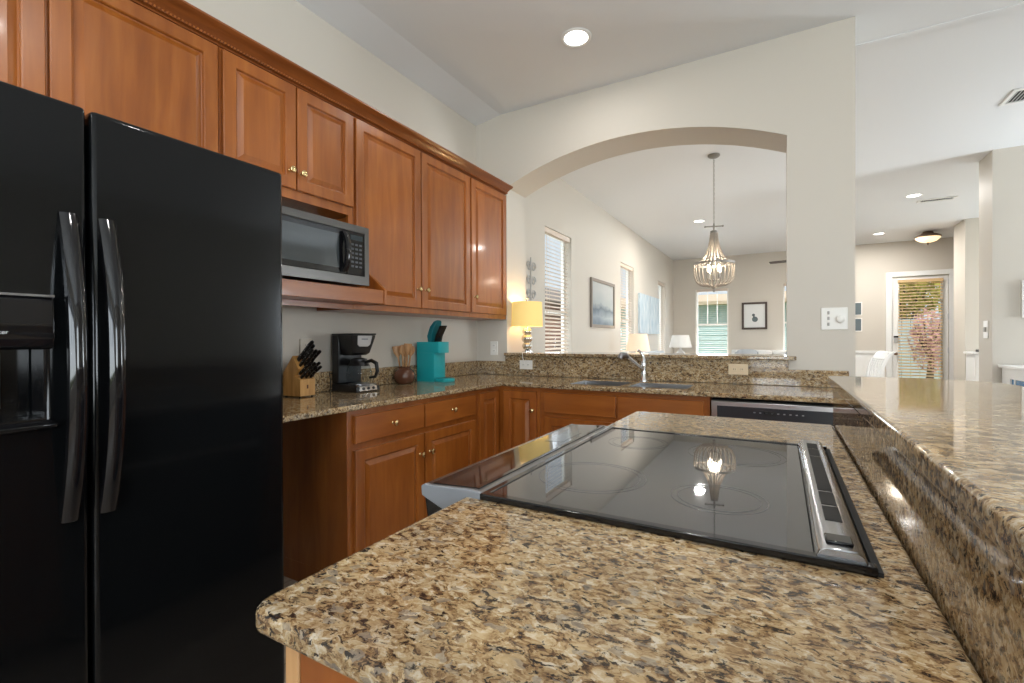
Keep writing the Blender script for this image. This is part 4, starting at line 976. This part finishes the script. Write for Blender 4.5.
# white lamps on side tables
def white_lamp(label, x, y, zt, lit, r):
    tb = thing('side_table', 'small white side table under the ' + ('glowing' if lit else 'unlit') + ' white-shaded lamp', 'table', (x, y, 0))
    obj('table_top', MB().lathe([(.26, .60), (.27, .615), (.27, .63), (.001, .63)], (x, y, 0), 32), TRIMW, tb, smooth=40)
    obj('pedestal', MB().lathe([(.17, 0), (.17, .02), (.04, .05), (.03, .35), (.05, .60)], (x, y, 0), 20), TRIMW, tb, smooth=40)
    t = thing('table_lamp', label, 'lamp', (x, y, .63))
    obj('base', MB().lathe([(.07, .631), (.075, .65), (.05, .68), (.085, .76), (.11, .84), (.09, .92), (.03, .97), (.02, zt)], (x, y, 0), 24), mat('white_ceramic', s2l(232, 230, 226), .25), t, smooth=60)
    m = shade_mat('white_lit_shade', s2l(240, 230, 216), .38, s2l(255, 218, 170)) if lit else mat('white_shade', s2l(238, 236, 232), .8)
    obj('lamp_shade', MB().lathe([(r, zt), (r*.74, zt+.265), (r*.73, zt+.265), (r*.99, zt)], (x, y, 0), 36, cap=False), m, t, smooth=40)
    obj('bulb', MB().sphere((x, y, zt+.12), .03, 12).lathe([(.01, zt-.02), (.01, zt+.10)], (x, y, 0), 8), MATS['warm_bulb'] if lit else WHITEP, t)
    if lit: point_light('lamp_glow_living', (x, y, zt+.2), 8, (1, .78, .5), .03)
white_lamp('lit white tapered table lamp behind the faucet', -1.93, 7.35, 1.03, True, .185)
white_lamp('unlit white tapered table lamp in the far corner by the back window', -1.90, 10.75, 1.03, False, .235)
# sofa at the left wall and sofa at the back wall (their backs just clear the ledge)
def sofa(label, x, y, rot, w, m, hb=.98):
    t = thing('sofa', label, 'sofa', (x, y, 0), rot, 'pale living room sofas', False)
    obj('base', MB().box(-w/2+.18, -.42, .12, w/2-.18, .40, .32), m, t, bevel=.03, seg=3)
    for s in (-1, 1):
        a, b = sorted((s*(w/2-.18), s*w/2)); obj('arm', MB().box(a, -.44, .12, b, .42, .64), m, t, bevel=.06, seg=4)
    obj('backrest', MB().prism([(.22, .3), (.46, .12), (.46, hb-.06), (.42, hb), (.36, hb-.02)], -w/2+.02, w/2-.02, 'X'), m, t, bevel=.04, seg=3)
    n = 2
    for i in range(n):
        a = -w/2+.19+(w-.38)*i/n; b = a+(w-.38)/n-.01
        obj('seat_cushion', MB().box(a, -.44, .325, b, .20, .47), m, t, bevel=.04, seg=3)
        obj('back_cushion', MB().prism([(.10, .475), (.27, .475), (.35, hb-.03), (.22, hb-.0)], a, b, 'X'), m, t, bevel=.04, seg=3)
    for sx in (-1, 1):
        for sy in (-.36, .36): obj('leg', MB().lathe([(.018, 0), (.028, .12)], (sx*(w/2-.1), sy, 0), 10), BRONZE, t)
    return t
sofa('pale grey sofa with its back to the left wall beyond the lit lamp', -1.82, 9.0, R_(90), 2.0, FABG, .99)
sofa('white sofa against the back wall under the dark framed print', -.15, 11.75, 0, 1.75, FABW, .97)
for i, (x, rz, lab) in enumerate(((-.66, .25, 'pale grey cushion leaning at the left end of the white sofa'), (.30, -.2, 'pale grey cushion leaning at the right end of the white sofa'))):
    c = MB(); secs = []
    for k in range(9):
        u = -1+k/4; hw = .24*(1-abs(u)**6*.25)
        th = .075*(1-abs(u)**3)+.012
        secs.append([(u*.24, -th, -hw), (u*.24, -th*1.2, 0), (u*.24, -th, hw), (u*.24, th, hw), (u*.24, th*1.2, 0), (u*.24, th, -hw)])
    c.sweep(secs)
    o = obj('cushion', c, mat('grey_cushion', s2l(172, 178, 184), .9), None, None, smooth=60)
    o.location = (x, 11.74, .725); o.rotation_euler = (R_(-14), 0, rz); tag(o, lab, 'cushion', 'sofa cushions')
# ceiling fan of the living room (one blade shows beside the pier)
t = thing('ceiling_fan', 'dark ceiling fan with one blade showing beside the arch pier', 'fan', (.50, 11.1, ZL), R_(-12), None, False)
obj('canopy', MB().lathe([(.07, -.001), (.07, -.02), (.03, -.06), (.014, -.065), (.014, -.30), (.05, -.31), (.11, -.34), (.11, -.44), (.06, -.48), (.001, -.485)], (0, 0, 0), 24), BRONZE, t, smooth=40)
for k in range(5):
    a = PI+k*2*PI/5; ca, sa = math.cos(a), math.sin(a)
    def rot(x, y, z): return (x*ca-y*sa, x*sa+y*ca, z)
    secs = [[rot(r, -w, -.40-tw), rot(r, w, -.40+tw), rot(r, w, -.392+tw), rot(r, -w, -.392-tw)] for r, w, tw in ((.10, .03, .006), (.2, .055, .012), (.6, .07, .012), (.72, .06, .011))]
    obj('blade', MB().sweep(secs), mat('dark_fan_blade', s2l(80, 66, 58), .5), t)
# white dining chair
def chair():
    t = thing('dining_chair', 'white slat-back dining chair beyond the bar by the hall door', 'chair', (1.19, 10.0, 0), R_(200), None, False)
    m = TRIMW
    obj('seat', MB().prism([(-.22, -.20), (.22, -.23), (.22, .23), (-.22, .20)], .43, .465, 'Z'), m, t, bevel=.01, seg=3)
    for s in (-1, 1):
        obj('leg', MB().tube([(.19, s*.19, .43), (.21, s*.20, 0)], [.020, .014], 10), m, t, smooth=60)
        obj('leg', MB().tube([(-.19, s*.17, .43), (-.25, s*.18, 0)], [.020, .014], 10), m, t, smooth=60)
        secs = []
        for z, x in ((.44, -.195), (.60, -.205), (.72, -.235), (.85, -.285), (.94, -.345), (.985, -.42)):
            secs.append([(x-.02, s*.185-.014, z), (x+.02, s*.185-.014, z+.01), (x+.02, s*.185+.014, z+.01), (x-.02, s*.185+.014, z)])
        obj('back_post', MB().sweep(secs), m, t, smooth=40)
    obj('crest_rail', MB().prism([(-.285, .86), (-.262, .865), (-.330, .975), (-.375, .992), (-.368, .965)], -.172, .172, 'Y'), m, t, bevel=.004)
    for k in range(5):
        y = -.12+.06*k
        obj('slat', MB().sweep([[(x-.006, y-.012, z), (x+.006, y-.012, z), (x+.006, y+.012, z), (x-.006, y+.012, z)] for z, x in ((.46, -.195), (.62, -.206), (.76, -.236), (.875, -.278))]), m, t)
    obj('stretcher', MB().tube([(.20, -.19, .18), (.20, .19, .18)], .01, 8).tube([(-.23, -.175, .2), (-.23, .175, .2)], .01, 8), m, t)
chair()
# white cabinet in the hall niche and the dark tray on it
t = thing('hall_cabinet', 'white hall cabinet with scroll motif between the two wall ends', 'cabinet', (2.86, 10.3, 0))
obj('body', MB().box(2.66, 10.10, .05, 3.20, 10.52, .955), TRIMW, t, bevel=.004)
obj('top', MB().box(2.63, 10.07, .956, 3.23, 10.53, .99), TRIMW, t, bevel=.006)
obj('door', MB().paneldoor(FY(10.10), 2.68, 3.18, .08, .93), TRIMW, t)
obj('motif', MB().lathe([(.05, .019), (.05, .024), (.03, .024), (.03, .019)], (2.83, 10.10, .60), 16, 'Y'), mat('grey_motif', s2l(196, 196, 196), .6), t)
obj('plinth', MB().box(2.68, 10.12, 0, 3.18, 10.50, .05), TRIMW, t)
tag(obj('tray', MB().box(2.72, 10.12, .991, 2.86, 10.30, 1.03), BLACKP, None, (2.79, 10.2, .991), bevel=.006), 'small black box lying on the white hall cabinet', 'box')
# white sideboard at the right edge
t = thing('sideboard', 'white sideboard with blue glazed side panel at the right edge behind the bar', 'sideboard', (2.35, 6.3, 0))
obj('body', MB().cells([5.85, 5.97, 6.60, 6.66, 6.80], [.08, .50, .80, .82, .905], [(5.97, 6.60, .50, .80)], 2.00, 2.03, 'X').box(2.031, 5.85, .08, 2.70, 6.80, .90), TRIMW, t)
obj('top', MB().box(1.97, 5.80, .906, 2.73, 6.81, .935), TRIMW, t, bevel=.005)
g = obj('glass_panel', MB().box(2.012, 5.97, .50, 2.018, 6.60, .80), mat('blue_glass', s2l(52, 110, 156), .1), t); g['label'] = 'blue glass panel'
obj('mullion', MB().box(2.004, 6.50, .50, 2.022, 6.52, .80), TRIMW, g)
obj('plinth', MB().box(2.02, 5.88, 0, 2.68, 6.78, .079), TRIMW, t)
t = thing('picture_frame', 'white edged picture cut off by the right edge of the photo', 'picture', (2.4, 6.83, 1.35))
obj('frame', MB().cells([2.15, 2.165, 2.66, 2.68], [1.42, 1.44, 1.78, 1.80], [(2.165, 2.66, 1.44, 1.78)], 6.80, 6.829, 'Y'), WHITEP, t)
obj('print', MB().box(2.165, 6.815, 1.44, 2.66, 6.829, 1.78), mat('pale_print', s2l(200, 204, 206), .6), t)

for o in bpy.data.objects:
    if '_b' in o: del o['_b']
